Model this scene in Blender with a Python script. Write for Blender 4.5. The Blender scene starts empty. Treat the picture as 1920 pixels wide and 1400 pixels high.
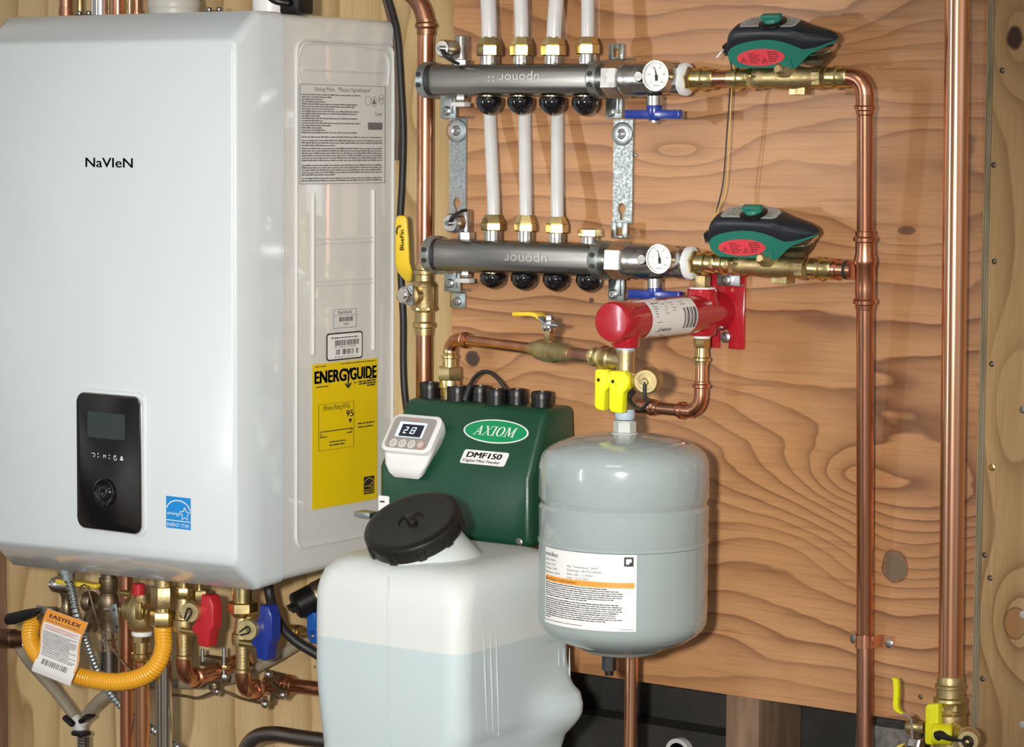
import bpy, bmesh, math, random
from mathutils import Vector as V, Matrix
random.seed(7)
S = bpy.context.scene
COL = S.collection
# ------------------------------------------------------------------ camera
CX, CY = 960.0, 700.0
_a = V((-6140-CX, -(203-CY))); _b = V((4440-CX, -(285-CY)))
FP = math.sqrt(-(_a.dot(_b)))
AX = -V((_a.x, _a.y, -FP)).normalized()          # world X, Y, Z seen from the camera
AY = V((_b.x, _b.y, -FP)).normalized()
AZ = AX.cross(AY).normalized()
M3 = Matrix((AX, AY, AZ))                        # camera -> world
_f = M3 @ V((0, 0, -1))
CAM = V((-_f.x*3.4, -_f.y*3.4, 1.45))
cd = bpy.data.cameras.new('camera'); co = bpy.data.objects.new('camera', cd); COL.objects.link(co)
cd.sensor_fit = 'HORIZONTAL'; cd.sensor_width = 36; cd.lens = 36*FP/1920; cd.clip_start = .05; cd.clip_end = 60
co.matrix_world = Matrix.Translation(CAM) @ M3.to_4x4()
S.camera = co
def ray(px, py): return M3 @ V(((px-CX)/FP, -(py-CY)/FP, -1))
def P(px, py, d=0.0):
    """point seen at photo pixel px,py that stands d metres in front of the plywood"""
    r = ray(px, py); return CAM + r*((-d-CAM.y)/r.y)
def PX(px, py, x):
    r = ray(px, py); return CAM + r*((x-CAM.x)/r.x)
def sc(p): return FP/-((M3.transposed() @ (V(p)-CAM)).z)
def rad(px, p): return px/2/sc(p)
# ------------------------------------------------------------------ world, lights, exposure
S.view_settings.view_transform = 'Standard'; S.view_settings.look = 'None'
S.view_settings.gamma = 1; S.view_settings.use_curve_mapping = False; S.view_settings.exposure = 0
S.cycles.max_bounces = 8
def area(name, loc, tgt, sx, sy, watts, col):
    l = bpy.data.lights.new(name, 'AREA'); l.shape = 'RECTANGLE'; l.size = sx; l.size_y = sy; l.energy = watts; l.color = col
    o = bpy.data.objects.new(name, l); COL.objects.link(o); o.location = loc
    o.rotation_euler = (V(tgt)-V(loc)).to_track_quat('-Z', 'Y').to_euler(); return o
area('door_daylight', (-1.05, -2.9, 1.35), (.25, 0, 1.3), .14, 1.1, 8, (.84, .93, 1))
def spot(name, loc, tgt, deg, blend, size, watts, col):
    l = bpy.data.lights.new(name, 'SPOT'); l.spot_size = math.radians(deg); l.spot_blend = blend; l.shadow_soft_size = size; l.energy = watts; l.color = col
    o = bpy.data.objects.new(name, l); COL.objects.link(o); o.location = loc
    o.rotation_euler = (V(tgt)-V(loc)).to_track_quat('-Z', 'Y').to_euler(); return o
spot('work_lamp', CAM+V((-.17, -.12, .045)), (-.20, 0, 1.04), 36, 1, .05, 405, (1, .975, .93))
spot('daylight_patch_spot', (-1.15, -2.9, 1.50), (.235, 0, 1.50), 9.4, .12, .03, 75, (1, .95, .88))  # narrow cone shaped to stand in for the side daylight on the upper plywood
area('overhead_fill', (.9, -2.2, 2.9), (.1, -.2, 1.0), .9, .5, 7, (1, .93, .84))  # weak unseen fill from above; no overhead lamp is known here
wd = bpy.data.worlds.new('room'); S.world = wd; wd.use_nodes = True
# ------------------------------------------------------------------ node helpers
class NT:
    def __init__(s, t): s.t = t; s.n = t.nodes; s.l = t.links
    def new(s, k, **kw):
        x = s.n.new(k)
        for a, v in kw.items(): setattr(x, a, v)
        return x
    def put(s, sock, v):
        if hasattr(v, 'is_output') or isinstance(v, bpy.types.NodeSocket): s.l.new(v, sock)
        else: sock.default_value = v
    def m(s, op, a, b=0.0, c=None):
        x = s.new('ShaderNodeMath', operation=op); s.put(x.inputs[0], a); s.put(x.inputs[1], b)
        if c is not None: s.put(x.inputs[2], c)
        return x.outputs[0]
    def mix(s, fac, a, b):
        x = s.new('ShaderNodeMix', data_type='RGBA'); s.put(x.inputs[0], fac)
        s.put(x.inputs[6], a if not isinstance(a, tuple) else (*a[:3], 1)); s.put(x.inputs[7], b if not isinstance(b, tuple) else (*b[:3], 1))
        return x.outputs[2]
    def noise(s, vec, scale=5, detail=2, rough=.5, dist=0):
        x = s.new('ShaderNodeTexNoise'); s.put(x.inputs['Vector'], vec); x.inputs['Scale'].default_value = scale
        x.inputs['Detail'].default_value = detail; x.inputs['Roughness'].default_value = rough; x.inputs['Distortion'].default_value = dist
        return x.outputs['Fac']
    def ramp(s, fac, stops):
        x = s.new('ShaderNodeValToRGB'); s.put(x.inputs[0], fac); r = x.color_ramp
        while len(r.elements) < len(stops): r.elements.new(.5)
        for e, (p, c) in zip(r.elements, stops): e.position = p; e.color = (*c[:3], 1) if not isinstance(c, (int, float)) else (c, c, c, 1)
        return x.outputs[0]
    def coord(s, sx=1, sy=1, sz=1):
        tc = s.new('ShaderNodeTexCoord'); mp = s.new('ShaderNodeMapping'); mp.inputs['Scale'].default_value = (sx, sy, sz)
        s.l.new(tc.outputs['Object'], mp.inputs['Vector']); return mp.outputs[0]
w = NT(wd.node_tree); w.n.clear()
_tc = w.new('ShaderNodeTexCoord'); _sp = w.new('ShaderNodeSeparateXYZ'); w.l.new(_tc.outputs['Generated'], _sp.inputs[0])
_bg = w.new('ShaderNodeBackground'); _wo = w.new('ShaderNodeOutputWorld')
_h = w.ramp(w.m('MULTIPLY_ADD', _sp.outputs['Z'], .5, .5), [(0, (.10, .075, .055)), (.40, (.16, .13, .10)), (.50, (.58, .56, .53)), (.62, (.42, .39, .35)), (1, (.10, .08, .06))])
_n = w.ramp(w.noise(_tc.outputs['Generated'], 2.6, 1), [(.38, .25), (.62, 1.5)])
_x = w.new('ShaderNodeMix', data_type='RGBA', blend_type='MULTIPLY'); _x.inputs[0].default_value = 1
w.l.new(_h, _x.inputs[6]); w.l.new(_n, _x.inputs[7]); w.l.new(_x.outputs[2], _bg.inputs[0]); _bg.inputs[1].default_value = 1.05
w.l.new(_bg.outputs[0], _wo.inputs[0])
# ------------------------------------------------------------------ materials
def mat(name, col, rough=.5, metal=0.0, var=0.0, vscale=30, coat=0.0, trans=0.0, sub=0.0, emit=None, bump=0.0, bscale=200, vcol=None, stretch=(1, 1, 1), spec=.5):
    m = bpy.data.materials.new(name); m.use_nodes = True; t = NT(m.node_tree); b = t.n['Principled BSDF']
    b.inputs['Base Color'].default_value = (*col, 1); b.inputs['Roughness'].default_value = rough; b.inputs['Metallic'].default_value = metal
    b.inputs['Coat Weight'].default_value = coat; b.inputs['Coat Roughness'].default_value = .06; b.inputs['Transmission Weight'].default_value = trans
    b.inputs['Specular IOR Level'].default_value = spec
    if sub: b.inputs['Subsurface Weight'].default_value = sub; b.inputs['Subsurface Radius'].default_value = (.01, .01, .01); b.inputs['Subsurface Scale'].default_value = .5
    if emit: b.inputs['Emission Color'].default_value = (*emit[0], 1); b.inputs['Emission Strength'].default_value = emit[1]
    if var:
        f = t.ramp(t.noise(t.coord(*stretch), vscale, 4, .6), [(.35, 0), (.65, 1)])
        d = vcol or tuple(c*(1-var) for c in col)
        t.l.new(t.mix(f, col, d), b.inputs['Base Color'])
        if metal > .5: t.l.new(t.m('MULTIPLY_ADD', f, rough*.5, rough*.85), b.inputs['Roughness'])
    if bump:
        bn = t.new('ShaderNodeBump'); bn.inputs['Strength'].default_value = bump; bn.inputs['Distance'].default_value = .001
        t.l.new(t.noise(t.coord(*stretch), bscale, 3), bn.inputs['Height']); t.l.new(bn.outputs[0], b.inputs['Normal'])
    return m
def plywood(name, light, mid, dark, along, freq, amp, feats=(), knots=(), rough=.45, line=.5, seed=0., wx=1.6, wz=5.):
    """face veneer: growth-ring bands of a warped height field; along = grain axis 'x' or 'z'"""
    m = bpy.data.materials.new(name); m.use_nodes = True; t = NT(m.node_tree); b = t.n['Principled BSDF']
    tc = t.new('ShaderNodeTexCoord'); sp = t.new('ShaderNodeSeparateXYZ'); t.l.new(tc.outputs['Object'], sp.inputs[0])
    gx, gz = (sp.outputs['X'], sp.outputs['Z'])
    u, v = (gx, gz) if along == 'x' else (gz, gx)
    def vec(su, sv, off=0.):
        c = t.new('ShaderNodeCombineXYZ'); t.l.new(t.m('MULTIPLY', u, su), c.inputs[0]); t.l.new(t.m('MULTIPLY', v, sv), c.inputs[1]); c.inputs[2].default_value = off+seed
        return c.outputs[0]
    n1 = t.noise(vec(wx, wz), 1, 2, .5, .42); n2 = t.noise(vec(wx*5, wz*5, 3.), 1, 2, .5)
    h = t.m('ADD', t.m('MULTIPLY', v, freq), t.m('MULTIPLY', n1, amp))
    h = t.m('ADD', h, t.m('MULTIPLY', n2, amp*.13))
    for (fx, fz, rx, rz, am) in feats:
        a = t.m('POWER', t.m('DIVIDE', t.m('SUBTRACT', gx, fx), rx), 2); c = t.m('POWER', t.m('DIVIDE', t.m('SUBTRACT', gz, fz), rz), 2)
        h = t.m('ADD', h, t.m('MULTIPLY', t.m('EXPONENT', t.m('MULTIPLY', t.m('ADD', a, c), -1)), am))
    fr = t.m('FRACT', h)
    band = t.ramp(fr, [(0, .0), (.35, .06), (.72, .40), (.94, 1.), (1, 0.)])
    band = t.m('MULTIPLY', band, t.ramp(t.noise(vec(wx*1.7, wz*1.2, 9.), 1, 2), [(.32, .38), (.66, 1.25)]))
    fib = t.noise(vec(12, 420, 5.), 1, 3, .6); blot = t.noise(vec(2.2, 4, 7.), 1, 3, .55)
    c = t.mix(t.ramp(blot, [(.3, 0), (.7, 1)]), light, mid)
    c = t.mix(t.m('MULTIPLY', band, line), c, dark)
    c = t.mix(t.m('MULTIPLY', t.ramp(fib, [(.35, 0), (.75, 1)]), .34), c, tuple(x*.58 for x in mid))
    c = t.mix(t.m('MULTIPLY', t.ramp(t.noise(vec(5, 95, 11.), 1, 3, .6), [(.56, 0), (.72, 1)]), .42), c, tuple(x*1.25 for x in dark))
    for (kx, kz, rx, rz, kc) in knots:
        w0 = t.m('MULTIPLY', t.m('SUBTRACT', t.noise(vec(60, 60, 2.), 1, 2), .5), .9)
        a = t.m('POWER', t.m('DIVIDE', t.m('SUBTRACT', gx, kx), rx), 2); e = t.m('POWER', t.m('DIVIDE', t.m('SUBTRACT', gz, kz), rz), 2)
        q = t.m('ADD', t.m('ADD', a, e), w0)
        c = t.mix(t.ramp(q, [(.62, 1), (.95, .75), (1., 0)]) if False else t.ramp(t.m('MULTIPLY', q, .5), [(.36, 1), (.52, 0)]), c, kc)
        ringf = t.ramp(t.m('MULTIPLY', q, .25), [(.20, 0), (.25, .8), (.32, 0)])
        c = t.mix(ringf, c, tuple(x*.45 for x in dark))
    t.l.new(c, b.inputs['Base Color']); b.inputs['Roughness'].default_value = rough
    bn = t.new('ShaderNodeBump'); bn.inputs['Strength'].default_value = .12; bn.inputs['Distance'].default_value = .001
    t.l.new(fib, bn.inputs['Height']); t.l.new(bn.outputs[0], b.inputs['Normal'])
    return m
def xz(px, py, d=0.): p = P(px, py, d); return p.x, p.z
MT = {}
MT['copper'] = mat('copper', (.80, .40, .25), .24, 1, .45, 22, vcol=(.50, .22, .13), stretch=(1, 1, .25))
MT['copper_dull'] = mat('copper_dull', (.56, .29, .19), .33, 1, .45, 25, vcol=(.33, .16, .10), stretch=(1, 1, .3))
MT['copper_bright'] = mat('copper_bright', (.92, .52, .33), .20, 1, .2, 14, vcol=(.78, .38, .23), stretch=(1, 1, .15))
MT['brass_satin'] = mat('brass_satin', (.74, .62, .33), .48, 1, .12, 60)
MT['brass'] = mat('brass', (.88, .71, .34), .24, 1, .3, 40)
MT['brass_cap'] = mat('brass_cap', (.62, .50, .26), .42, 1, .2, 60)
MT['brass_cast'] = mat('brass_cast', (.66, .52, .26), .40, 1, .3, 60, bump=.25, bscale=500)
MT['bronze'] = mat('bronze', (.33, .26, .17), .42, 1, .4, 50, bump=.3, bscale=400)
MT['chrome'] = mat('chrome', (.78, .78, .78), .12, 1)
MT['nickel'] = mat('nickel', (.60, .60, .58), .26, 1, .2, 60)
MT['stainless'] = mat('stainless', (.30, .295, .28), .32, 1, .25, 40, stretch=(.05, 1, 1), bump=.05)
MT['steel_dark'] = mat('steel_dark', (.26, .255, .25), .30, 1, .3, 30)
MT['zinc'] = mat('zinc', (.50, .56, .57), .36, 1, .18, 220)
MT['galv'] = mat('galvanised', (.47, .53, .54), .45, 1, .28, 260)
MT['white'] = mat('boiler_enamel', (.67, .73, .76), .16, 0, .03, 3, coat=.5)
MT['white_side'] = mat('boiler_steel_enamel', (.70, .71, .69), .10, 0, .03, 3, coat=.6)
MT['white_plastic'] = mat('white_plastic', (.80, .80, .79), .35)
MT['panel_grey'] = mat('panel_grey', (.33, .31, .29), .4)
MT['black'] = mat('black_plastic', (.006, .006, .0065), .36, 0, .3, 60)
MT['black_gloss'] = mat('black_gloss', (.006, .006, .008), .07, coat=.5)
MT['black_rubber'] = mat('black_rubber', (.015, .015, .016), .5, 0, .3, 80)
MT['cap_black'] = mat('cap_black', (.012, .0115, .010), .40, 0, .3, 14, bump=.1, bscale=300)
MT['ink'] = mat('ink', (.02, .02, .02), .6)
MT['ink_soft'] = mat('ink_soft', (.16, .16, .16), .6)
MT['ink_red'] = mat('ink_red', (.62, .22, .20), .6)
MT['paper'] = mat('label_paper', (.82, .82, .80), .45)
MT['paper_side'] = mat('rating_film', (.66, .67, .65), .25)
MT['pex'] = mat('pex', (.60, .60, .585), .32, 0, .06, 40, sub=.4)
MT['hose'] = mat('vinyl_hose', (.30, .26, .19), .25, 0, .35, 18, spec=.6)
MT['blue'] = mat('blue_paint', (.012, .035, .26), .25, coat=.4)
MT['blue_light'] = mat('blue_plastic', (.015, .10, .40), .3)
MT['red'] = mat('red_enamel', (.42, .012, .022), .16, 0, .1, 8, coat=.6)
MT['red_plastic'] = mat('red_plastic', (.50, .02, .03), .35)
MT['yellow'] = mat('yellow_paint', (.86, .66, .01), .3, coat=.3)
MT['yellow_acid'] = mat('acid_yellow_plastic', (.86, .84, .01), .35)
MT['yellow_dip'] = mat('yellow_dip', (.80, .56, .03), .35)
MT['yellow_label'] = mat('yellow_label', (.80, .58, .005), .4)
MT['orange_flex'] = mat('amber_coating', (.84, .40, .02), .32, coat=.2)
MT['orange'] = mat('orange_print', (.86, .33, .04), .45)
MT['green'] = mat('green_plastic', (.008, .065, .032), .34, 0, .25, 6, bump=.12, bscale=350)
MT['green_logo'] = mat('green_logo', (.0, .27, .10), .4)
MT['teal'] = mat('teal_plastic', (.015, .17, .12), .42, bump=.1, bscale=400)
MT['graphite'] = mat('graphite_plastic', (.012, .016, .022), .42, bump=.15, bscale=500)
MT['sticker_red'] = mat('red_sticker', (.66, .05, .07), .5)
MT['sticker_grey'] = mat('grey_sticker', (.33, .35, .33), .45)
MT['sticker_blue'] = mat('blue_sticker', (.01, .26, .68), .4)
MT['tank_grey'] = mat('tank_enamel', (.36, .42, .42), .17, 0, .06, 5, coat=.5)
MT['primer'] = mat('grey_flange', (.50, .52, .49), .5)
MT['lcd'] = mat('lcd_dark', (.012, .018, .03), .15)
MT['lcd_off'] = mat('lcd_off', (.035, .05, .045), .2)
MT['lcd_frame'] = mat('lcd_backlight', (.6, .8, .9), .4, emit=((.55, .82, 1), .55))
MT['lcd_digit'] = mat('lcd_digit', (.8, .9, 1), .4, emit=((.75, .88, 1), .9))
MT['tape'] = mat('thread_tape', (.80, .84, .86), .55)
MT['tape_blue'] = mat('sealant_blue', (.42, .52, .62), .5)
MT['pvc_grey'] = mat('pvc_grey', (.52, .51, .47), .4)
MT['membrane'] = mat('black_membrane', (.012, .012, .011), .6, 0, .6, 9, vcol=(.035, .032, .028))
MT['stud'] = mat('weathered_timber', (.30, .19, .12), .7, 0, .5, 30, stretch=(1, 1, .12), vcol=(.15, .09, .055))
MT['lead_grey'] = mat('white_conduit', (.55, .55, .53), .5)
MT['wire_yellow'] = mat('wire_yellow', (.62, .42, .10), .5)
MT['screw_dark'] = mat('screw_dark', (.16, .16, .16), .5, 1, .3, 300)
MT['screw_grey'] = mat('screw_steel', (.42, .43, .43), .4, 1, .3, 300)
# white polyethylene: the liquid inside shows through the lower wall
def hdpe(zlev):
    m = bpy.data.materials.new('translucent_polyethylene'); m.use_nodes = True; t = NT(m.node_tree); b = t.n['Principled BSDF']
    g = t.new('ShaderNodeNewGeometry'); sp = t.new('ShaderNodeSeparateXYZ'); t.l.new(g.outputs['Position'], sp.inputs[0])
    f = t.ramp(t.m('MULTIPLY_ADD', t.m('SUBTRACT', sp.outputs['Z'], zlev), 40, .5), [(.47, 1), (.53, 0)])
    t.l.new(t.mix(f, (.66, .705, .69), (.53, .62, .64)), b.inputs['Base Color']); b.inputs['Roughness'].default_value = .36
    b.inputs['Subsurface Weight'].default_value = .25; b.inputs['Subsurface Radius'].default_value = (.02, .02, .02); b.inputs['Subsurface Scale'].default_value = .4
    return m
# ------------------------------------------------------------------ mesh builder
def perp(d):
    d = V(d).normalized(); a = V((0, 0, 1)) if abs(d.z) < .9 else V((1, 0, 0))
    u = d.cross(a).normalized(); return d, u, u.cross(d).normalized()
def smooth(pts, k=6):
    pts = [V(p) for p in pts]; out = []
    for i in range(len(pts)-1):
        p0, p1, p2, p3 = pts[max(i-1, 0)], pts[i], pts[i+1], pts[min(i+2, len(pts)-1)]
        for j in range(k):
            t = j/k
            out.append(.5*((2*p1)+(p2-p0)*t+(2*p0-5*p1+4*p2-p3)*t*t+(3*p1-p0-3*p2+p3)*t**3))
    return out+[pts[-1]]
def fillet(pts, R, k=8):
    pts = [V(p) for p in pts]; out = [pts[0]]
    for i in range(1, len(pts)-1):
        a, b, c = pts[i-1], pts[i], pts[i+1]
        e, g = (a-b), (c-b); r = min(R, e.length*.49 if i > 1 else e.length*.98, g.length*.49 if i < len(pts)-2 else g.length*.98)
        s, f = b+e.normalized()*r, b+g.normalized()*r
        for j in range(k+1):
            t = j/k; out.append(s*(1-t)**2+b*2*t*(1-t)+f*t*t)
    return out+[pts[-1]]
LOC = {}
class MB:
    def __init__(s): s.v = []; s.f = []; s.mi = []; s.cur = 0
    def face(s, idx): s.f.append(idx); s.mi.append(s.cur)
    def ring(s, pts): b = len(s.v); s.v += [V(p) for p in pts]; return list(range(b, b+len(pts)))
    def bridge(s, a, b, closed=True):
        n = len(a)
        for i in range(n if closed else n-1): j = (i+1) % n; s.face([a[i], a[j], b[j], b[i]])
    def loft(s, rings, cap0=True, cap1=True):
        R = [s.ring(r) for r in rings]
        for a, b in zip(R, R[1:]): s.bridge(a, b)
        if cap0: s.face(R[0][::-1])
        if cap1: s.face(R[-1])
        return s
    def lathe(s, A, B, prof, n=24, frac=False, ph=0.0, up=None):
        A, B = V(A), V(B); L = (B-A).length; d, u, w_ = perp(B-A)
        if up is not None: u = (V(up)-d*V(up).dot(d)).normalized(); w_ = d.cross(u)
        R = []
        for t, r in prof:
            c = A+d*(t*L if frac else t)
            R.append([c+u*(r*math.cos(2*math.pi*i/n+ph))+w_*(r*math.sin(2*math.pi*i/n+ph)) for i in range(n)])
        return s.loft(R, prof[0][1] > 1e-5, prof[-1][1] > 1e-5)
    def cyl(s, A, B, r, n=24, ch=0.0):
        L = (V(B)-V(A)).length; ch = min(ch, L*.4)
        return s.lathe(A, B, [(0, r-ch), (ch, r), (L-ch, r), (L, r-ch)] if ch else [(0, r), (L, r)], n)
    def hexa(s, A, B, r, ph=0.0, ch=.0012, n=6):
        L = (V(B)-V(A)).length; return s.lathe(A, B, [(0, r*.9), (ch, r), (L-ch, r), (L, r*.9)], n, ph=ph)
    def tube(s, pts, r, n=14, caps=True):
        pts = [V(p) for p in pts]; rs = r if isinstance(r, (list, tuple)) else [r]*len(pts)
        R = []; u = None
        for i, p in enumerate(pts):
            d = (pts[min(i+1, len(pts)-1)]-pts[max(i-1, 0)]).normalized()
            u = perp(d)[1] if u is None else (u-d*u.dot(d)).normalized()
            w_ = d.cross(u)
            R.append([p+u*(rs[i]*math.cos(2*math.pi*k/n))+w_*(rs[i]*math.sin(2*math.pi*k/n)) for k in range(n)])
        return s.loft(R, caps, caps)
    def box(s, c, size, ax=None):
        c = V(c); X, Y, Z = ax or (V((1, 0, 0)), V((0, 1, 0)), V((0, 0, 1))); a, b, h = [q/2 for q in size]
        q = lambda z: [c+X*x*a+Y*y*b+Z*z*h for x, y in ((-1, -1), (1, -1), (1, 1), (-1, 1))]
        return s.loft([q(-1), q(1)])
    def plate(s, mp, pts, o0, o1):
        return s.loft([[mp(x, y, o0) for x, y in pts], [mp(x, y, o1) for x, y in pts]])
    def poly(s, mp, pts, o=0.0): s.face(s.ring([mp(x, y, o) for x, y in pts])); return s
    def rect(s, mp, x0, y0, x1, y1, o=0.0, nx=1):
        for i in range(nx):
            a, b = x0+(x1-x0)*i/nx, x0+(x1-x0)*(i+1)/nx
            s.poly(mp, [(a, y0), (b, y0), (b, y1), (a, y1)], o)
        return s
    def sphere(s, c, r, n=14, k=8, sq=(1, 1, 1)):
        c = V(c); R = [[c+V((r*sq[0]*math.sin(math.pi*j/k)*math.cos(2*math.pi*i/n), r*sq[1]*math.sin(math.pi*j/k)*math.sin(2*math.pi*i/n), -r*sq[2]*math.cos(math.pi*j/k))) for i in range(n)] for j in range(1, k)]
        R = [[c+(p-c)*.02+V((0, 0, -r*sq[2])) for p in R[0]]]+R+[[c+(p-c)*.02+V((0, 0, r*sq[2])) for p in R[-1]]]
        return s.loft(R)
    def text(s, mp, txt, x, y, h, wfit=None, align='l', shear=0, o=0.0, bold=0.0):
        cu = bpy.data.curves.new('t', 'FONT'); cu.body = txt; cu.size = 1; cu.shear = shear; cu.resolution_u = 3
        ob = bpy.data.objects.new('t', cu); COL.objects.link(ob)
        dg = bpy.context.evaluated_depsgraph_get(); me = bpy.data.meshes.new_from_object(ob.evaluated_get(dg))
        bpy.data.objects.remove(ob); bpy.data.curves.remove(cu)
        if not me.vertices: bpy.data.meshes.remove(me); return s
        xs = [q.co.x for q in me.vertices]; x0, x1 = min(xs), max(xs); k = h/.72; kx = k if wfit is None else wfit/(x1-x0)
        off = {'l': 0, 'c': -(x1-x0)/2*kx, 'r': -(x1-x0)*kx}[align]
        for dx, dy in ([(0, 0)] if not bold else [(-bold, -bold*.5), (bold, -bold*.5), (-bold, bold*.5), (bold, bold*.5)]):
            b = len(s.v)
            s.v += [V(mp(x+off+(q.co.x-x0)*kx+dx*kx, y+(q.co.y+dy)*k, o)) for q in me.vertices]
            for f in me.polygons: s.face([b+i for i in f.vertices])
        bpy.data.meshes.remove(me); return s
    def lines(s, mp, x0, x1, y, h, o=0.0, fill=1.0, lo=.004, hi=.012, nx=1):
        """illegible small print: one row of word-length strokes"""
        x = x0; end = x0+(x1-x0)*fill
        while x < end-.001:
            wl = min(random.uniform(lo, hi), end-x); s.rect(mp, x, y, x+wl, y+h*random.uniform(.7, 1), o, nx); x += wl+h*.55
        return s
    def build(s, name, m, parent=None, ang=38, bevel=0.0, seg=2, kind=None, label=None):
        me = bpy.data.meshes.new(name); r = parent
        while r is not None and r.parent is not None: r = r.parent
        off = LOC.get(r.name, V((0, 0, 0))) if r is not None else V((0, 0, 0))
        me.from_pydata([tuple(q-off) for q in s.v], [], s.f)
        ms = m if isinstance(m, (list, tuple)) else [m]
        for q in ms: me.materials.append(MT[q] if isinstance(q, str) else q)
        for p, i in zip(me.polygons, s.mi): p.material_index = i
        bm = bmesh.new(); bm.from_mesh(me)
        if bevel:
            bmesh.ops.recalc_face_normals(bm, faces=bm.faces)
            ed = [e for e in bm.edges if len(e.link_faces) == 2 and e.calc_face_angle(0) > .5]
            bmesh.ops.bevel(bm, geom=ed, offset=bevel, segments=seg, affect='EDGES', profile=.5, clamp_overlap=True)
        bmesh.ops.recalc_face_normals(bm, faces=bm.faces)
        for f in bm.faces: f.smooth = True
        for e in bm.edges:
            if len(e.link_faces) == 2 and e.calc_face_angle(0) > math.radians(ang): e.smooth = False
        bm.to_mesh(me); bm.free()
        o = bpy.data.objects.new(name, me); COL.objects.link(o)
        if parent is not None: o.parent = parent
        if kind: o['kind'] = kind
        if label: o['label'] = label
        return o
def tag(o, label, cat, group=None):
    o['label'] = label; o['category'] = cat
    if group: o['group'] = group
    return o
def thing(name, loc, label, cat, group=None):
    o = bpy.data.objects.new(name, None); COL.objects.link(o); o.location = V(loc); o.empty_display_size = .02
    LOC[o.name] = V(loc); return tag(o, label, cat, group)
def solo(mb, name, m, label, cat, group=None, **kw): return tag(mb.build(name, m, None, **kw), label, cat, group)
def struct(mb, name, m, **kw): return mb.build(name, m, None, kind='structure', **kw)
def rrect(x0, y0, x1, y1, r, k=5):
    out = []
    for cx_, cy_, a0 in ((x1-r, y1-r, 0), (x0+r, y1-r, 90), (x0+r, y0+r, 180), (x1-r, y0+r, 270)):
        for i in range(k+1):
            a = math.radians(a0+90*i/k); out.append((cx_+r*math.cos(a), cy_+r*math.sin(a)))
    return out
def ell(cx_, cy_, rx, ry, n=36): return [(cx_+rx*math.cos(2*math.pi*i/n), cy_+ry*math.sin(2*math.pi*i/n)) for i in range(n)]
def stroke(s, mp, pts, wd_, o=0.0):
    pts = [V((*p, 0)) for p in pts]
    L, R_ = [], []
    for i, p in enumerate(pts):
        d = (pts[min(i+1, len(pts)-1)]-pts[max(i-1, 0)]).normalized(); n_ = V((-d.y, d.x, 0))*wd_/2
        L.append(mp((p+n_).x, (p+n_).y, o)); R_.append(mp((p-n_).x, (p-n_).y, o))
    a, b = s.ring(L), s.ring(R_)
    for i in range(len(pts)-1): s.face([a[i], b[i], b[i+1], a[i+1]])
def mapY(y): return lambda u, v, o=0.0: V((u, y-o, v))         # plane facing the room
def mapX(x): return lambda u, v, o=0.0: V((x+o, u, v))         # plane facing right
def bead(r, L=.020, k=1.12):
    """press-fitting socket: plain sleeve with the raised o-ring bead, t from pipe side"""
    R = r*k
    return [(0, r*1.02), (.0006, R), (.0045, R), (.006, R*1.17), (.0095, R*1.17), (.011, R), (L, R)]
def screw(mb, c, d, r, h=.002):
    d = V(d).normalized(); c = V(c)
    mb.lathe(c, c+d*h, [(0, r), (h*.45, r), (h*.9, r*.62), (h*.9, r*.34), (h*.35, r*.26), (h*.35, .00002)], 14)
ND = V((0, -1, 0)); UP = V((0, 0, 1)); RT = V((1, 0, 0))
# ================================================================== the setting
BK = -.019                                                # backing sheets sit one sheet-thickness behind the main sheet
x_l = P(848, 500).x; x_r = P(1836, 700).x; z_b = P(1395, 1306).z
_k = lambda px, py, rx, ry, c, d=0.: (*xz(px, py, d), rx/1.28/1000*.95, ry/1.5/1000, c)
feat = [(*xz(1700, 935), .17, .080, 6.5), (*xz(1500, 1010), .10, .05, -1.2), (*xz(1590, 890), .05, .03, 1.2), (*xz(1700, 440), .09, .03, 1.6), (*xz(1270, 285), .07, .018, 1.3),
        (*xz(1740, 250), .11, .03, -1.5), (*xz(905, 680), .05, .030, 1.6), (*xz(1690, 1060), .08, .03, 1.2), (*xz(1450, 700), .15, .03, .7), (*xz(1590, 40), .1, .03, .8)]
kn = [_k(886, 672, 15, 15, (.055, .030, .022)), _k(1678, 1062, 22, 28, (.17, .115, .07)), _k(1700, 432, 15, 7, (.16, .085, .045)), _k(1109, 563, 5, 5, (.10, .05, .03))]
MT['ply'] = plywood('face_veneer', (.60, .318, .147), (.43, .208, .084), (.135, .048, .018), 'x', 30., 6.2, feat, kn, line=.74)
kl = [_k(866, 190, 9, 13, (.10, .06, .03), .0+BK), _k(590, 1250, 3, 3, (.2, .12, .06), BK)]
MT['ply_left'] = plywood('pale_veneer_left', (.68, .52, .28), (.56, .40, .195), (.34, .21, .085), 'z', 15., 2.6, [(*xz(780, 200, BK), .03, .10, 1.4)], kl, line=.95, seed=3.)
krr = [_k(1902, 72, 13, 20, (.05, .025, .018), BK), _k(1903, 1168, 18, 27, (.40, .215, .09), BK)]
MT['ply_right'] = plywood('pale_veneer_right', (.58, .395, .20), (.46, .295, .135), (.24, .13, .05), 'z', 17., 2.8, [(*xz(1903, 1168, BK), .035, .06, 2.2), (*xz(1902, 72, BK), .035, .07, 2.), (*xz(1890, 760, BK), .03, .09, 1.5)], krr, line=.7, seed=8.)
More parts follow.
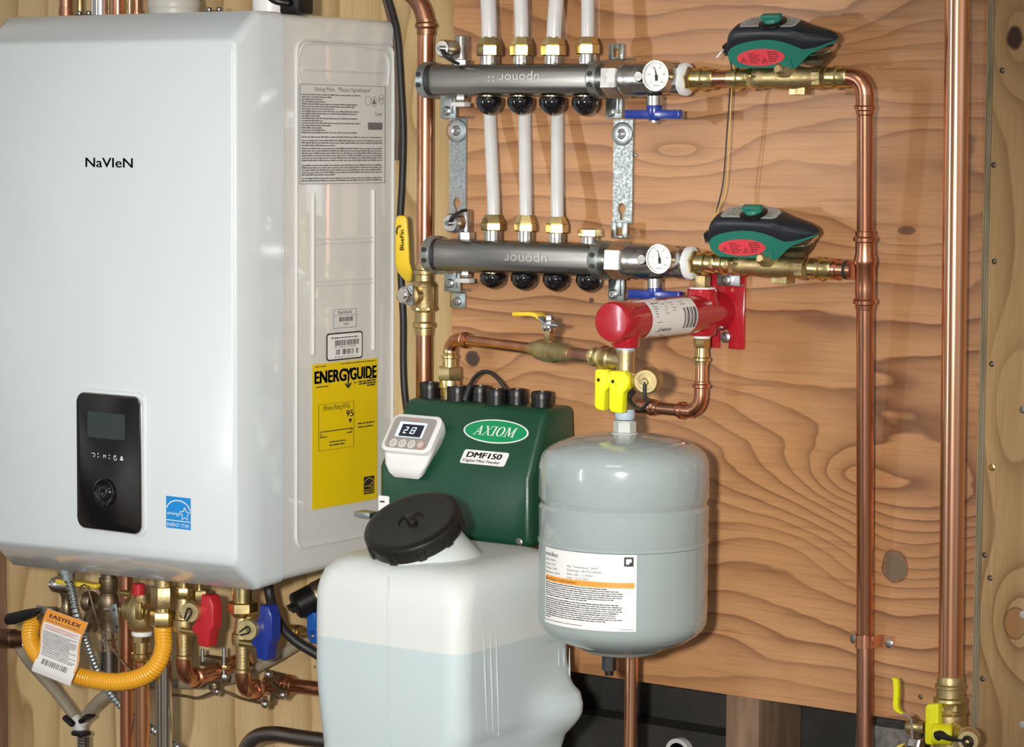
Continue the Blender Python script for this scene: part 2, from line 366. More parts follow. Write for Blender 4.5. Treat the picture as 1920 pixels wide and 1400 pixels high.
def ply_edge():
    m = bpy.data.materials.new('sheet_edge_plies'); m.use_nodes = True; t = NT(m.node_tree); b = t.n['Principled BSDF']
    tc = t.new('ShaderNodeTexCoord'); sp = t.new('ShaderNodeSeparateXYZ'); t.l.new(tc.outputs['Object'], sp.inputs[0])
    f = t.m('FRACT', t.m('MULTIPLY', sp.outputs['Y'], 160.)); n = t.noise(t.coord(1, 1, .15), 90, 3)
    c = t.mix(t.ramp(f, [(.42, 0), (.5, 1), (.92, 1), (1, 0)]), (.56, .54, .41), (.36, .34, .25))
    t.l.new(t.mix(t.ramp(n, [(.4, 0), (.75, .6)]), c, (.15, .12, .08)), b.inputs['Base Color']); b.inputs['Roughness'].default_value = .7
    return m
MT['ply_edge'] = ply_edge()
mb = MB()
mb.box(((x_l+x_r)/2, .0095, (z_b+1.95)/2), (x_r-x_l, .019, 1.95-z_b))
for i, f in enumerate(mb.f):
    c = sum((mb.v[j] for j in f), V())/4
    if abs(c.x-x_r) < 1e-4 or abs(c.z-z_b) < 1e-4: mb.mi[i] = 1
struct(mb, 'wall_back', ['ply', 'ply_edge'])
mb = MB().box(((-1.25+x_l+.10)/2, .0285, (1.95+.30)/2), (x_l+.10+1.25, .019, 1.65)); struct(mb, 'wall_left', 'ply_left')
mb = MB().box(((x_r-.06+x_r+.5)/2, .0285, (1.95+.3)/2), (.56, .019, 1.65)); struct(mb, 'wall_right', 'ply_right')
# open bay below the main sheet
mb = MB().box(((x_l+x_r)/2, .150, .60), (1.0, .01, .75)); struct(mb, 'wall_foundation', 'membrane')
c0, c1 = P(1362, 1350, -.03), P(1424, 1350, -.03)
struct(MB().box(((c0.x+c1.x)/2, .083, .60), (c1.x-c0.x, .11, .68)), 'trim_1', 'stud', bevel=.002)
q0, q1 = P(1105, 1340, -.10), P(1362, 1381, -.10)
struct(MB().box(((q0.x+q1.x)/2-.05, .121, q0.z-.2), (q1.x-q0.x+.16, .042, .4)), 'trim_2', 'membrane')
struct(MB().box((P(-2, 1250, .0).x-.012, -.01, .72), (.030, .05, .46)), 'trim_3', 'stud', bevel=.002)
# loose specks of plaster and the conduit end in the bay
c = P(1270, 1411, -.09)
solo(MB().lathe(c, c+V((0, .03, 0)), [(0, .013), (0, .0185), (.03, .0185), (.03, .013), (0, .013)], 28), 'conduit_end', 'lead_grey', 'round pale conduit mouth in the dark bay below the plywood', 'conduit')
c = P(1655, 1385, -.05)
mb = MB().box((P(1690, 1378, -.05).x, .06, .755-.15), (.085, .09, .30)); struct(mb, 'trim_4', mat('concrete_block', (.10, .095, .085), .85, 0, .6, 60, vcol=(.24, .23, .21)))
# screws
def wall_screw(px, py, d, r, label, group=None, m='screw_grey'):
    mb = MB(); c = P(px, py, d); screw(mb, c+V((0, .0005, 0)), ND, r, .0022); solo(mb, 'screw', m, label, 'screw', group)
for px, py in ((1880, 132), (1864, 309), (1865, 490), (1860, 682), (1847, 1040), (1857, 1083), (1843, 1272)):
    wall_screw(px, py, BK-.0008, .0039, 'grey steel screw sunk in the pale plywood at the right', 'screws in the right plywood', m='screw_dark')
wall_screw(1860, 876, BK, .0042, 'bright brassy screw halfway up the right plywood', m='brass')
wall_screw(1918, 768, BK, .0042, 'bright screw at the picture edge beside the tall copper pipe, above the round knot')
wall_screw(1918, 1152, BK, .0042, 'white-headed screw on the right edge of the round plywood knot', m='lead_grey')
wall_screw(1917, 1358, BK, .0042, 'white-headed screw low on the right plywood, below the round knot', m='lead_grey')
wall_screw(1193, 291, 0, .0025, 'tiny screw in the orange plywood right of the upper strap washer')
wall_screw(1726, 1306, 0, .003, 'small dark screw in the orange plywood left of the bottom drain valve', m='bronze')
wall_screw(1838, 291, -.004, .0022, 'small white screw in the gap by the plywood edge', m='lead_grey')
# ================================================================== wall-hung boiler
XS = P(743, 400, BK+.0).x
YF = -PX(443, 560, XS).y                                   # front face distance from the plywood
ZT = PX(538, 22, XS).z; ZB = PX(543, 1091, XS).z; XL = XS-.448
YS = PX(535, 500, XS).y                                    # seam between cover and body
def frr(x0, z0, x1, z1, r, y): return [V((a, y, b)) for a, b in rrect(x0, z0, x1, z1, r, 5)]
boiler = thing('boiler', ((XL+XS)/2, .0, ZB), 'big white wall-hung boiler with black control panel and yellow side label', 'boiler')
mb = MB()
e = .0016
mb.loft([frr(XL+e, ZB+e, XS-e, ZT-e, .013, .0185), frr(XL+e, ZB+e, XS-e, ZT-e, .013, YS+.001)])
def sag(mb):              # the cabinet hangs a little low at the front left
    for p in mb.v:
        wz_ = min(1, max(0, (ZB+.25-p.z)/.25)); p.z -= wz_*(.07*max(-.1, -p.y-.2)+.011*(XS-p.x)/.44)
sag(mb); case = mb.build('casing', 'white_side', boiler)
mb = MB(); yf = -YF
zt1, zb1 = P(436, 75, YF).z, P(447, 1052, YF).z
mb.loft([frr(XL+.004, ZB+.004, XS-.004, ZT-.004, .012, YS-.0002), frr(XL, ZB, XS, ZT, .014, YS-.002), frr(XL, ZB, XS, ZT, .014, yf+.050), frr(XL+.0006, ZB+.0012, XS-.0004, ZT-.0014, .014, yf+.044),
         frr(XL+.003, zb1-.004, XS-.001, zt1+.004, .014, yf+.005), frr(XL+.005, zb1-.001, XS-.0025, zt1+.001, .013, yf+.0016), frr(XL+.009, zb1+.003, XS-.006, zt1-.003, .012, yf)])
sag(mb); cover = mb.build('front_cover', 'white', boiler, ang=50)
F = mapY(yf)
def f2(px, py): p = P(px, py, YF); return p.x, p.z
SD = mapX(XS)
def s2(px, py): p = PX(px, py, XS); return p.y, p.z
def quad_box(fn, a, b, c, d):
    """axis-aligned rectangle best fitting four pixel corners (tl, tr, br, bl)"""
    A, B, C_, D_ = fn(*a), fn(*b), fn(*c), fn(*d)
    return (A[0]+D_[0])/2, (C_[1]+D_[1])/2, (B[0]+C_[0])/2, (A[1]+B[1])/2
# logo on the front
a0, a1 = f2(161, 312), f2(249, 315)
mb = MB(); mb.text(F, 'NaVIeN', a0[0], (a0[1]+a1[1])/2, .0125, wfit=a1[0]-a0[0], o=.0004, bold=.012); mb.build('logo', 'ink', boiler)
# control panel
x0, z0, x1, z1 = quad_box(f2, (150, 734), (272, 744), (272, 1000), (154, 986))
mb = MB(); mb.plate(F, rrect(x0-.004, z0-.004, x1+.006, z1+.005, .016), -.002, .0022); mb.build('panel_surround', 'white', cover, bevel=.0015)
panel = MB().plate(F, rrect(x0, z0, x1, z1, .013), .000, .0085).build('control_panel', 'black_gloss', boiler, bevel=.0012)
mb = MB(); mb.loft([[F(a, b, o) for a, b in rrect(x0-.0008+k, z0-.0008+k, x1+.0008-k, z1+.0008-k, .0135)] for o, k in ((.0015, 0), (.0068, 0), (.0078, .0012))], False, False)
mb.build('trim_ring', 'chrome', panel)
mb = MB(); x2, z2, x3, z3 = quad_box(f2, (173, 771), (243, 775), (243, 824), (173, 818))
mb.plate(F, rrect(x2, z2, x3, z3, .001), .008, .0088); mb.build('display', 'lcd_off', panel)
mb = MB(); wi, hi = x1-x0, z1-z0
for k, (px, py) in enumerate(((184, 851), (193, 852), (205, 854), (214, 855), (225, 857), (237, 858))):
    cx_, cz_ = f2(px, py)
    if k == 0: stroke(mb, F, [(cx_-.003, cz_+.002), (cx_+.002, cz_+.002), (cx_+.003, cz_), (cx_+.002, cz_-.002), (cx_, cz_-.002)], .0009, .0088)
    elif k in (1, 3): mb.poly(F, ell(cx_, cz_+.002, .0009, .0009, 10), .0088); mb.poly(F, ell(cx_, cz_-.002, .0009, .0009, 10), .0088)
    elif k == 2: mb.text(F, 'M', cx_, cz_-.0024, .0048, align='c', o=.0088)
    elif k == 4: stroke(mb, F, ell(cx_, cz_, .0026, .0030, 16)[2:]+ell(cx_, cz_, .0026, .003, 16)[:1], .0008, .0088); mb.rect(F, cx_-.0004, cz_, cx_+.0004, cz_+.0028, .0088)
    else: mb.poly(F, ell(cx_, cz_-.0012, .0030, .0016, 12), .0088); mb.poly(F, ell(cx_, cz_+.0012, .0018, .0018, 12), .0088)
mb.build('icons', 'paper', panel)
cx_, cz_ = f2(206, 922)
c = F(cx_, cz_, .0085)
mb = MB().lathe(c, c+ND*.012, [(0, .0185), (.003, .0182), (.0042, .0165), (.0020, .0150), (.0014, .011), (.0040, .0085), (.0046, .006), (.0030, .004), (.0028, .0001)], 36)
mb.build('dial', 'black_gloss', panel)
# energy star sticker on the front
x0, z0, x1, z1 = quad_box(f2, (312, 929), (358, 934), (358, 994), (312, 988))
def energy_star(parent, mp, x0, z0, x1, z1, o, cm, lm, nm):
    st = MB(); st.rect(mp, x0, z0, x1, z1, o); st = st.build(nm, cm, parent)
    W_, H_ = x1-x0, z1-z0; g = MB(); q = o+.0004
    g.rect(mp, x0, z0+H_*.235, x1, z0+H_*.26, q)
    stroke(g, mp, [(x0+W_*(.5+.48*math.cos(math.radians(a))), z0+H_*(.56+.33*math.sin(math.radians(a)))) for a in range(8, 173, 8)], W_*.035, q)
    pts = []
    for k in range(11):
        rr = W_*(.215 if k % 2 == 0 else .10); an = math.radians(90+36*k); pts.append((x0+W_*.77+rr*math.cos(an), z0+H_*.48+rr*1.0*math.sin(an)))
    stroke(g, mp, pts, W_*.03, q)
    g.text(mp, 'energy', x0+W_*.05, z0+H_*.43, H_*.105, wfit=W_*.58, shear=.35, o=q)
    g.text(mp, 'ENERGY STAR', x0+W_*.05, z0+H_*.06, H_*.115, wfit=W_*.9, o=q)
    g.build('print', lm, st); return st
energy_star(boiler, F, x0, z0, x1, z1, .0005, 'sticker_blue', 'paper', 'energy_sticker')
# pressed panel on the side: raised ribs
mb = MB()
def rib(pts, r): mb.tube([PX(px, py, XS-.0005) for px, py in pts], r, 8)
def ribloop(a, b, c, d, r, cr=18):
    y0, z0, y1, z1 = quad_box(s2, a, b, c, d)
    pts = [SD(u, v, -.0005) for u, v in rrect(y0, z0, y1, z1, .016, 6)]; mb.tube(pts+pts[:2], r, 8, False)
ribloop((556, 74), (737, 84), (737, 1000), (557, 1022), .0019)
rib(smooth([(566, 157), (560, 140), (562, 100), (585, 82), (700, 90), (728, 110), (727, 160)], 5), .0012)
rib([(566, 130), (722, 137)], .0012)
rib([(587, 362), (587, 664)], .0023); rib([(700, 356), (700, 655)], .0023)
for py in (449, 457, 528, 536): rib([(590, py), (698, py-4-(py-449)*.03)], .0010)
mb.build('ribs', 'white_side', case)
# rating plate
y0, z0, y1, z1 = quad_box(s2, (561, 157), (722, 162), (721, 342), (562, 346))
pl = MB().rect(SD, y0, z0, y1, z1, .0003).build('rating_plate', 'paper_side', boiler)
mb = MB(); W_, H_ = y1-y0, z1-z0; q = .0007
for a in ((y0, z0, y1, z0+.0006), (y0, z1-.0006, y1, z1), (y0, z0, y0+.0009, z1), (y1-.0009, z0, y1, z1)): mb.rect(SD, *a, q)
mb.text(SD, 'Rating Plate,  "Plaque Signalétique"', y0+W_*.5, z1-H_*.065, .0052, wfit=W_*.66, align='c', o=q)
for k in range(17):
    v = z1-H_*(.11+k*.0238); mb.lines(SD, y0+W_*.02, y0+W_*.70, v, .0017, q, fill=(1, .5, .35, .4, .95, .9, .55, .97, .95, .3, .95, .35)[k % 12])
for v0, n in ((.535, 1), (.57, 2), (.62, 1), (.65, 6), (.82, 4), (.915, 1), (.95, 2)):
    for k in range(n): mb.lines(SD, y0+W_*.02, y0+W_*.98, z1-H_*(v0+k*.024), .0018, q, fill=.4 if n == 1 and v0 > .6 else .98)
for (u, v, r) in ((.79, .85, .09), (.865, .84, .10), (.95, .865, .10)): stroke(mb, SD, ell(y0+W_*u, z0+H_*v, W_*.033, H_*.048, 20)+[ell(y0+W_*u, z0+H_*v, W_*.033, H_*.048, 20)[0]], .0006, q)
mb.poly(SD, [(y0+W_*.84, z0+H_*.815), (y0+W_*.89, z0+H_*.815), (y0+W_*.865, z0+H_*.875)], q)
mb.text(SD, 'NSF', y0+W_*.95, z0+H_*.852, .0042, align='c', o=q, wfit=W_*.05)
mb.text(SD, 'Low', y0+W_*.92, z0+H_*.695, .0055, align='c', o=q, wfit=W_*.08)
mb.plate(SD, rrect(y0+W_*.79, z0+H_*.55, y0+W_*.965, z0+H_*.625, .002), q, q+.0001)
mb.build('print', 'ink_soft', pl)
# serial label, bar code label
y0, z0, y1, z1 = quad_box(s2, (624, 581), (668, 577), (667, 612), (625, 616))
pl = MB().rect(SD, y0, z0, y1, z1, .0003).build('model_label', 'paper_side', boiler)
mb = MB(); W_, H_ = y1-y0, z1-z0
for a in ((y0, z0, y1, z0+.0004), (y0, z1-.0004, y1, z1), (y0, z0, y0+.0006, z1), (y1-.0006, z0, y1, z1), (y0, z0+H_*.66, y1, z0+H_*.675)): mb.rect(SD, *a, q)
mb.text(SD, 'NaVIeN', y0+W_*.5, z0+H_*.74, .0045, align='c', wfit=W_*.58, o=q)
def barcode(mb, mp, x0, z0, x1, z1, o, n=26):
    x = x0
    while x < x1: wd_ = (x1-x0)/n*random.choice((.4, .5, .9, 1.2)); mb.rect(mp, x, z0, min(x+wd_, x1), z1, o); x += wd_+(x1-x0)/n*random.choice((.5, .6, 1))
barcode(mb, SD, y0+W_*.25, z0+H_*.34, y0+W_*.85, z0+H_*.58, q); mb.text(SD, '16268673', y0+W_*.55, z0+H_*.16, .0022, align='c', o=q)
mb.build('print', 'ink', pl)
y0, z0, y1, z1 = quad_box(s2, (612, 626), (680, 619), (679, 670), (612, 678))
pl = MB().plate(SD, rrect(y0, z0, y1, z1, .0045), 0, .0003).build('serial_label', 'ink', boiler)
W_, H_ = y1-y0, z1-z0
MB().plate(SD, rrect(y0+.0022, z0+.0018, y1-.0022, z1-.0018, .0035), 0, .0006).build('label_paper', 'paper', pl)
mb = MB(); mb.rect(SD, y0+W_*.13, z0+H_*.78, y0+W_*.16, z0+H_*.86, .001); mb.lines(SD, y0+W_*.19, y0+W_*.85, z0+H_*.8, .0014, .001)
barcode(mb, SD, y0+W_*.22, z0+H_*.53, y0+W_*.88, z0+H_*.73, .001, 40); mb.text(SD, 'SN  7502Z2161775769', y0+W_*.5, z0+H_*.45, .0022, align='c', wfit=W_*.6, o=.001)
for a, b in ((.25, .36), (.42, .74), (.80, .87)): barcode(mb, SD, y0+W_*a, z0+H_*.2, y0+W_*b, z0+H_*.4, .001, 14)
mb.text(SD, '8 09465 02161 3', y0+W_*.52, z0+H_*.09, .002, align='c', wfit=W_*.6, o=.001); mb.build('print', 'ink', pl)
# energy guide
y0, z0, y1, z1 = quad_box(s2, (585, 683), (707, 671), (707, 935), (585, 955))
eg = MB().rect(SD, y0, z0, y1, z1, .0004).build('energy_guide', 'yellow_label', boiler)
mb = MB(); W_, H_ = y1-y0, z1-z0; q = .0009; U = lambda u: y0+W_*u; Z_ = lambda v: z1-H_*v
mb.lines(SD, U(.04), U(.2), Z_(.022), .0012, q); mb.lines(SD, U(.42), U(.97), Z_(.018), .0012, q)
mb.text(SD, 'ENERG', U(.035), Z_(.133), H_*.085, wfit=W_*.47, o=q, bold=.045); mb.text(SD, 'GUIDE', U(.575), Z_(.133), H_*.085, wfit=W_*.40, o=q, bold=.045)
mb.text(SD, 'Y', U(.545), Z_(.133), H_*.085, wfit=W_*.085, align='c', o=q, bold=.04)
stroke(mb, SD, [(U(.54), Z_(.11)), (U(.54), Z_(.178))], .0030, q); stroke(mb, SD, [(U(.495), Z_(.155)), (U(.54), Z_(.185)), (U(.585), Z_(.155))], .0030, q)
mb.lines(SD, U(.05), U(.24), Z_(.163), .0016, q)
for k, (a, v) in enumerate(((.87, .142), (.70, .158), (.70, .174), (.83, .190))): mb.lines(SD, U(a), U(.97), Z_(v), .0020, q)
mb.lines(SD, U(.62), U(.68), Z_(.16), .0018, q)
for a in ((.09, .282, .63, .284), (.09, .60, .63, .602)): mb.rect(SD, U(a[0]), Z_(a[3]), U(a[2]), Z_(a[1]), q)
for u in (.09, .626): mb.rect(SD, U(u), Z_(.602), U(u+.006), Z_(.282), q)
mb.text(SD, 'Efficiency Rating (AFUE)', U(.165), Z_(.325), .0064, wfit=W_*.40, o=q); mb.text(SD, '95', U(.62), Z_(.388), .0088, wfit=W_*.11, align='r', o=q, bold=.01)
mb.poly(SD, [(U(.545), Z_(.405)), (U(.60), Z_(.405)), (U(.572), Z_(.437))], q); mb.rect(SD, U(.11), Z_(.475), U(.615), Z_(.469), q)
mb.text(SD, '82', U(.11), Z_(.50), .0034, o=q); mb.lines(SD, U(.11), U(.22), Z_(.512), .0014, q); mb.text(SD, '98', U(.61), Z_(.49), .0034, align='r', o=q); mb.lines(SD, U(.52), U(.61), Z_(.503), .0014, q)
mb.lines(SD, U(.25), U(.5), Z_(.553), .0016, q); mb.lines(SD, U(.25), U(.48), Z_(.575), .0016, q)
mb.lines(SD, U(.69), U(.95), Z_(.452), .0018, q); mb.lines(SD, U(.69), U(.93), Z_(.477), .0018, q)
mb.build('print', 'ink', eg)
energy_star(eg, SD, U(.785), Z_(.955), U(.95), Z_(.83), .0009, 'ink', 'yellow_label', 'energy_sticker')
# ================================================================== what comes out of the boiler's top
TD = .14
def top_pipe(name, px, w_, d, m, label, cat, prof=None, h=.12, sl=.015):
    a = P(px, 26, d); a = V((a.x, a.y, ZT-.002)); r = rad(w_, a)
    root = thing(name, a, label, cat)
    MB().cyl(a, a+UP*h, r, 20).build('pipe', m, root)
    for k, (t, rr, L) in enumerate(prof or ()): MB().lathe(a+UP*t, a+UP*(t+L), [(0, r*rr*.97), (L*.2, r*rr), (L*.8, r*rr), (L, r*rr*.97)], 20).build('collar', m, root)
    return root
top_pipe('copper_pipe', 124, 26, .05, 'copper_dull', 'short dark copper stub rising from the boiler top, leftmost of the stubs', 'pipe', ((.006, 1.1, .02),))
top_pipe('chrome_nipple', 189, 36, .06, 'chrome', 'shiny chrome pipe end rising behind the boiler top', 'pipe')
top_pipe('copper_pipe', 221, 25, .06, 'copper', 'bright copper stub directly right of the chrome pipe end', 'pipe')
top_pipe('copper_pipe', 257, 12, .04, 'copper', 'thin copper stub between the bright stub and the grey pipe', 'pipe', ((.012, 1.5, .008),))
top_pipe('brass_nipple', 243, 12, .03, 'brass', 'narrow brass stub behind the thin copper stub above the boiler', 'pipe')
vp = top_pipe('vent_pipe', 326, 96, .12, 'pvc_grey', 'fat grey plastic vent pipe on top of the boiler', 'vent pipe', ((.014, 1.025, .012), (.03, 1.025, .10)))
top_pipe('vent_pipe', 506, 66, .12, 'white_plastic', 'white plastic vent pipe at the right end of the boiler top', 'vent pipe', ((.010, 1.03, .1),))
top_pipe('yellow_hose', 150, 14, .03, 'brass_cast', 'brassy elbow piece between the copper stub and the chrome pipe end', 'fitting')
for px, lab in ((158, 'black clip with screws lying on the boiler top beside the chrome pipe end'), (402, 'black clip with screws lying on the boiler top right of the grey vent pipe')):
    c = P(px, 16, .17); c = V((c.x, c.y, ZT+.003)); root = thing('mounting_clip', c, lab, 'clip')
    MB().box(c, (.026, .012, .006)).build('plate', 'black', root, bevel=.002)
    for s_ in (-.009, .008): mb = MB(); mb.lathe(c+RT*s_, c+RT*s_+UP*.010, [(0, .004), (.006, .004), (.0075, .0025), (.0075, .0001)], 12); mb.build('screw', 'steel_dark', root)
c = PX(572, 8, XS-.004); root = thing('hose_clip', c, 'black clamp block on the back right of the boiler top', 'clip')
MB().box(V((XS-.018, c.y, ZT+.014)), (.032, .030, .030)).build('block', 'black', root, bevel=.003)
MB().tube(smooth([V((XS-.016, c.y-.018, ZT+.012)), V((XS-.03, c.y-.03, ZT+.016)), V((XS-.05, c.y-.03, ZT+.03))]), .005, 10).build('lug', 'black', root)
# ================================================================== left riser with ball valve
DR = .018
riser = thing('copper_pipe', P(798, 730, DR), 'old copper riser between boiler and manifolds, dark elbow at its top', 'pipe')
ctr = lambda px, py: P(px, py, DR)
r22 = rad(31, ctr(798, 300))
MB().cyl(ctr(798, 60), ctr(796, 505), r22, 24).build('pipe', 'copper', riser)
MB().cyl(ctr(795, 600), ctr(795, 760), r22, 24).build('lower_pipe', 'copper_dull', riser)
el = MB().tube(fillet([ctr(735, -28), ctr(799, -8), ctr(799, 62)], .05, 10), r22*1.10, 20); 
el.lathe(ctr(799, 36), ctr(799, 66), [(0, r22*1.1), (.004, r22*1.12), (.006, r22*1.36), (.010, r22*1.36), (.0125, r22*1.12), (.020, r22*1.12), (.0205, r22)], 24)
el.build('elbow', 'copper_dull', riser)
va = thing('ball_valve', ctr(796, 590), 'brass ball valve with long yellow lever on the left copper riser', 'valve')
mb = MB(); A, B = ctr(796, 494), ctr(795, 628); k = 1/sc(A)
mb.lathe(A, B, [(0, 16.5*k), (4*k, 17*k), (11*k, 17*k), (13*k, 21*k), (19*k, 21*k), (21*k, 17.5*k), (32*k, 17.5*k), (36*k, 22*k), (42*k, 24*k), (44*k, 23*k), (80*k, 24*k), (88*k, 22*k), (90*k, 19*k), (91*k, 18*k), (108*k, 17.5*k), (112*k, 21.5*k), (119*k, 21.5*k), (121*k, 17.5*k), (134*k, 17*k)], 28)
mb.hexa(ctr(795.5, 574), ctr(795.5, 582), 25*k); body = mb.build('body', 'brass_cast', va)
c = ctr(792, 553); mb = MB().lathe(c, c+ND*.045, [(0, .0125), (.026, .0125), (.028, .0085), (.045, .0085)], 20); mb.build('stem', 'brass_cast', va)
hd = DR+.040; H = mapY(-hd)
hp = lambda px, py: (lambda p: (p.x, p.z))(P(px, py, hd))
mb = MB()
# steel tang at the hub, then the lever dog-legs towards the boiler
pl_ = [hp(*q) for q in ((755, 537), (776, 534), (776, 573), (760, 570), (750, 556))]
mb.plate(H, pl_, 0, .003)
tang = mb.build('tang', 'zinc', va, bevel=.0008)
lp = lambda px, py, d: P(px, py, d)
mb = MB(); ptsL = [((759, 768), 528, hd+.0015), ((744, 770), 510, hd+.012), ((740, 765), 492, hd+.018), ((740, 763), 445, hd+.019), ((740, 761), 420, hd+.019), ((741, 760), 410, hd+.019), ((744, 757), 404, hd+.019)]
mb.loft([[P(a, y_, d), P(b, y_, d), P(b, y_, d)+V((0, .006, 0)), P(a, y_, d)+V((0, .006, 0))] for (a, b), y_, d in ptsL])
lev = mb.build('lever_grip', 'yellow_dip', va, bevel=.0024, seg=3)
LM = lambda u, v, o=0.: P(751, 495, hd+.0194)+V((-v, -o, u))      # text runs up the lever
mb = MB(); mb.text(LM, 'BlueFin', .018, -.005, .0062, wfit=.026, o=.0004, bold=.02)
for r_ in (.0075, .0058): stroke(mb, LM, [(.042+r_*math.cos(math.radians(a)), .001+r_*.8*math.sin(math.radians(a))) for a in range(-20, 140, 16)], .0012, .0004)
mb.build('print', 'ink', lev)
c = P(762, 553, hd+.003); MB().hexa(c, c+ND*.008, .0105).cyl(c, c+ND*.011, .005, 14).build('nut', 'chrome', va)
# black cable hugging the boiler side
cab = smooth([P(x, y, d) for x, y, d in ((722, -20, -.013), (735, 20, -.013), (746, 70, -.010), (752, 160, -.006), (756, 250, -.006), (754, 340, -.006), (750, 420, -.006), (752, 520, -.008), (756, 600, -.008), (756, 680, -.008), (759, 740, -.006), (768, 800, .0))], 8)
solo(MB().tube(cab, .0047, 12), 'power_cable', 'black_rubber', 'black cable running down the wall along the right side of the boiler', 'cable')
cab = smooth([P(x, y, d) for x, y, d in ((714, -20, -.015), (727, 22, -.015), (741, 90, -.015), (746, 200, -.014), (744, 300, -.014))], 8)
solo(MB().tube(cab, .0032, 10), 'thin_cable', mat('brown_cable', (.10, .06, .04), .5), 'thin brown cable behind the black cable at the boiler back edge', 'cable')
# ================================================================== manifolds
def sqring(c, hw, hd_, n=28, p=3.4):
    out = []
    for i in range(n):
        a = 2*math.pi*i/n; ca, sa = math.cos(a), math.sin(a)
        out.append(c+V((0, -math.copysign(abs(ca)**(2/p), ca)*hd_, math.copysign(abs(sa)**(2/p), sa)*hw)))
    return out
def manifold(where, d, L, R_, gy, hh, nuts, caps, vent, clamp, pipe_end, blank=None):
    """L,R_: pixel ends of the bar axis; gy: axis height at the gauge"""
    ax = lambda px: P(px, L[1]+(R_[1]-L[1])*(px-L[0])/(R_[0]-L[0]), d)
    k = 1/sc(ax(1000)); root = thing('manifold', ax(970), 'stainless heating manifold bar, '+where, 'manifold')
    hw = hh*k
    mb = MB(); x0, x1 = ax(L[0]).x, ax(R_[0]).x
    st = [(x0, .86), (x0+.004, .95), (x0+.010, 1), (x1-.008, 1), (x1, .97)]
    mb.loft([sqring(ax(L[0])+(ax(R_[0])-ax(L[0]))*((x-x0)/(x1-x0)), hw*s_, .021*s_) for x, s_ in st]); body = mb.build('bar', 'stainless', root)
    yb = -(d+.0212); BM = lambda u, v, o=0.: V((u, yb-o, v))
    # end gasket and clamps
    for (a, b), g in clamp:
        A, B = ax(a), ax(b); A.z += 0; mb = MB()
        outer = lambda c, s_: [c+V((0, -.0245*s_*math.cos(q), hw*1.17*s_*math.sin(q))) for q in [2*math.pi*i/24+.13 for i in range(24)]]
        mb.loft([outer(A, .93), outer(A+(B-A)*.15, 1), outer(B, 1), outer(B, .93)]); cl = mb.build('clamp', 'zinc', root)
        mb = MB()
        for s_ in (-.42, .42):
            c = A+(B-A)*.5+V((0, -.0228, s_*hw*.8)); mb.lathe(c, c+ND*.002, [(0, .0032), (.002, .0032)], 10)
        mb.build('hole', 'ink', cl)
        ga, gb = (B, B+RT*.006) if g > 0 else (A-RT*.006, A)
        MB().loft([[q*1 for q in sqring(ga, hw*.97, .0205)], sqring(gb, hw*.97, .0205)]).build('gasket', 'black_rubber', root)
    for i, (nx, y0, y1, y2, y3, w_) in enumerate(nuts):
        top, h1, h2, base = P(nx, y0, d), P(nx, y1, d), P(nx, y2, d), P(nx, y3, d); c = ax(nx); r = rad(w_, h1)
        q = lambda z: V((c.x, c.y, z))
        mb = MB(); ph = .90+.07*i
        if y0 < y1-2: mb.lathe(q(h1.z), q(top.z), [(0, r*.97), (.30*(top.z-h1.z), r*.88), (top.z-h1.z, r*.66), (top.z-h1.z, r*.45)], 6, ph=ph)
        mb.hexa(q(h2.z), q(h1.z), r, ph=ph); nut = mb.build('compression_nut', 'brass', root)
        MB().cyl(q(base.z-.004), q(h2.z), r*.72, 20).build('thread', 'nickel', nut)
        MB().hexa(q(c.z+hw*.9), q(base.z), r*.78, ph=ph+.3).build('port', 'nickel', root)
    for (cx_, y0, y1, w_) in caps:
        a, b = P(cx_, y0, d), P(cx_, y1, d); c = ax(cx_); r = rad(w_, a); h = a.z-b.z
        q = lambda z: V((c.x, c.y, z)); mb = MB()
        cap = mb.lathe(q(a.z), q(b.z), [(0, r*.80), (h*.06, r*.95), (h*.16, r), (h*.42, r*.99), (h*.66, r*.86), (h*.86, r*.56), (h*.97, r*.22), (h, .0001)], 26).build('balancing_cap', 'black_gloss', root)
        MB().cyl(q(c.z-hw*.9), q(a.z-.0005), r*.62, 20).build('collar', 'brass', cap)
    # air vent
    (vx0, vx1, vy0, vy1), (kx, ky, kr) = vent
    xm = (vx0+vx1)/2; c = ax(xm); t, b = P(xm, vy0, d), P(xm, vy1, d); rr = rad(vx1-vx0, t); q = lambda z: V((c.x, c.y, z))
    mb = MB(); mb.lathe(q(b.z-.008), q(t.z), [(0, rr*1.1), (.006, rr*1.1), (.006, rr), (t.z-b.z+.006, rr), (t.z-b.z+.008, rr*.85)], 20)
    av = mb.hexa(q(b.z-.004), q(b.z+.007), rr*1.45).build('air_vent', 'nickel', root)
    kd = None
    for i in range(200):
        dd = d+.0005*i; pk = P(kx, ky, dd)
        if pk.x >= c.x-.003: kd = dd; break
    kd = kd or d+.03; pk = P(kx, ky, kd); r = rad(kr*2, pk)
    MB().lathe(V((pk.x, -d-rr*.6, pk.z)), pk+ND*.004, [(0, r*.4), (.006, r*.5), (.008, r*.99), (.010, r), ((kd-d)-rr*.6, r), ((kd-d)-rr*.6+.0025, r*.85), ((kd-d)-rr*.6+.0025, r*.25)], 24).build('vent_cap', 'nickel', av)
    MB().cyl(pk, pk+ND*.010, .0034, 12).build('spout', 'steel_dark', av)
    MB().tube(smooth([pk+ND*.003, pk+V((.006, -.0055, -.009 if where.startswith('upper') else .008)), pk+V((.013, .004, -.016 if where.startswith('upper') else .015)), pk+V((.010, .018, -.018 if where.startswith('upper') else .016))]), .0022, 8).build('retainer_strap', 'black_rubber', av)
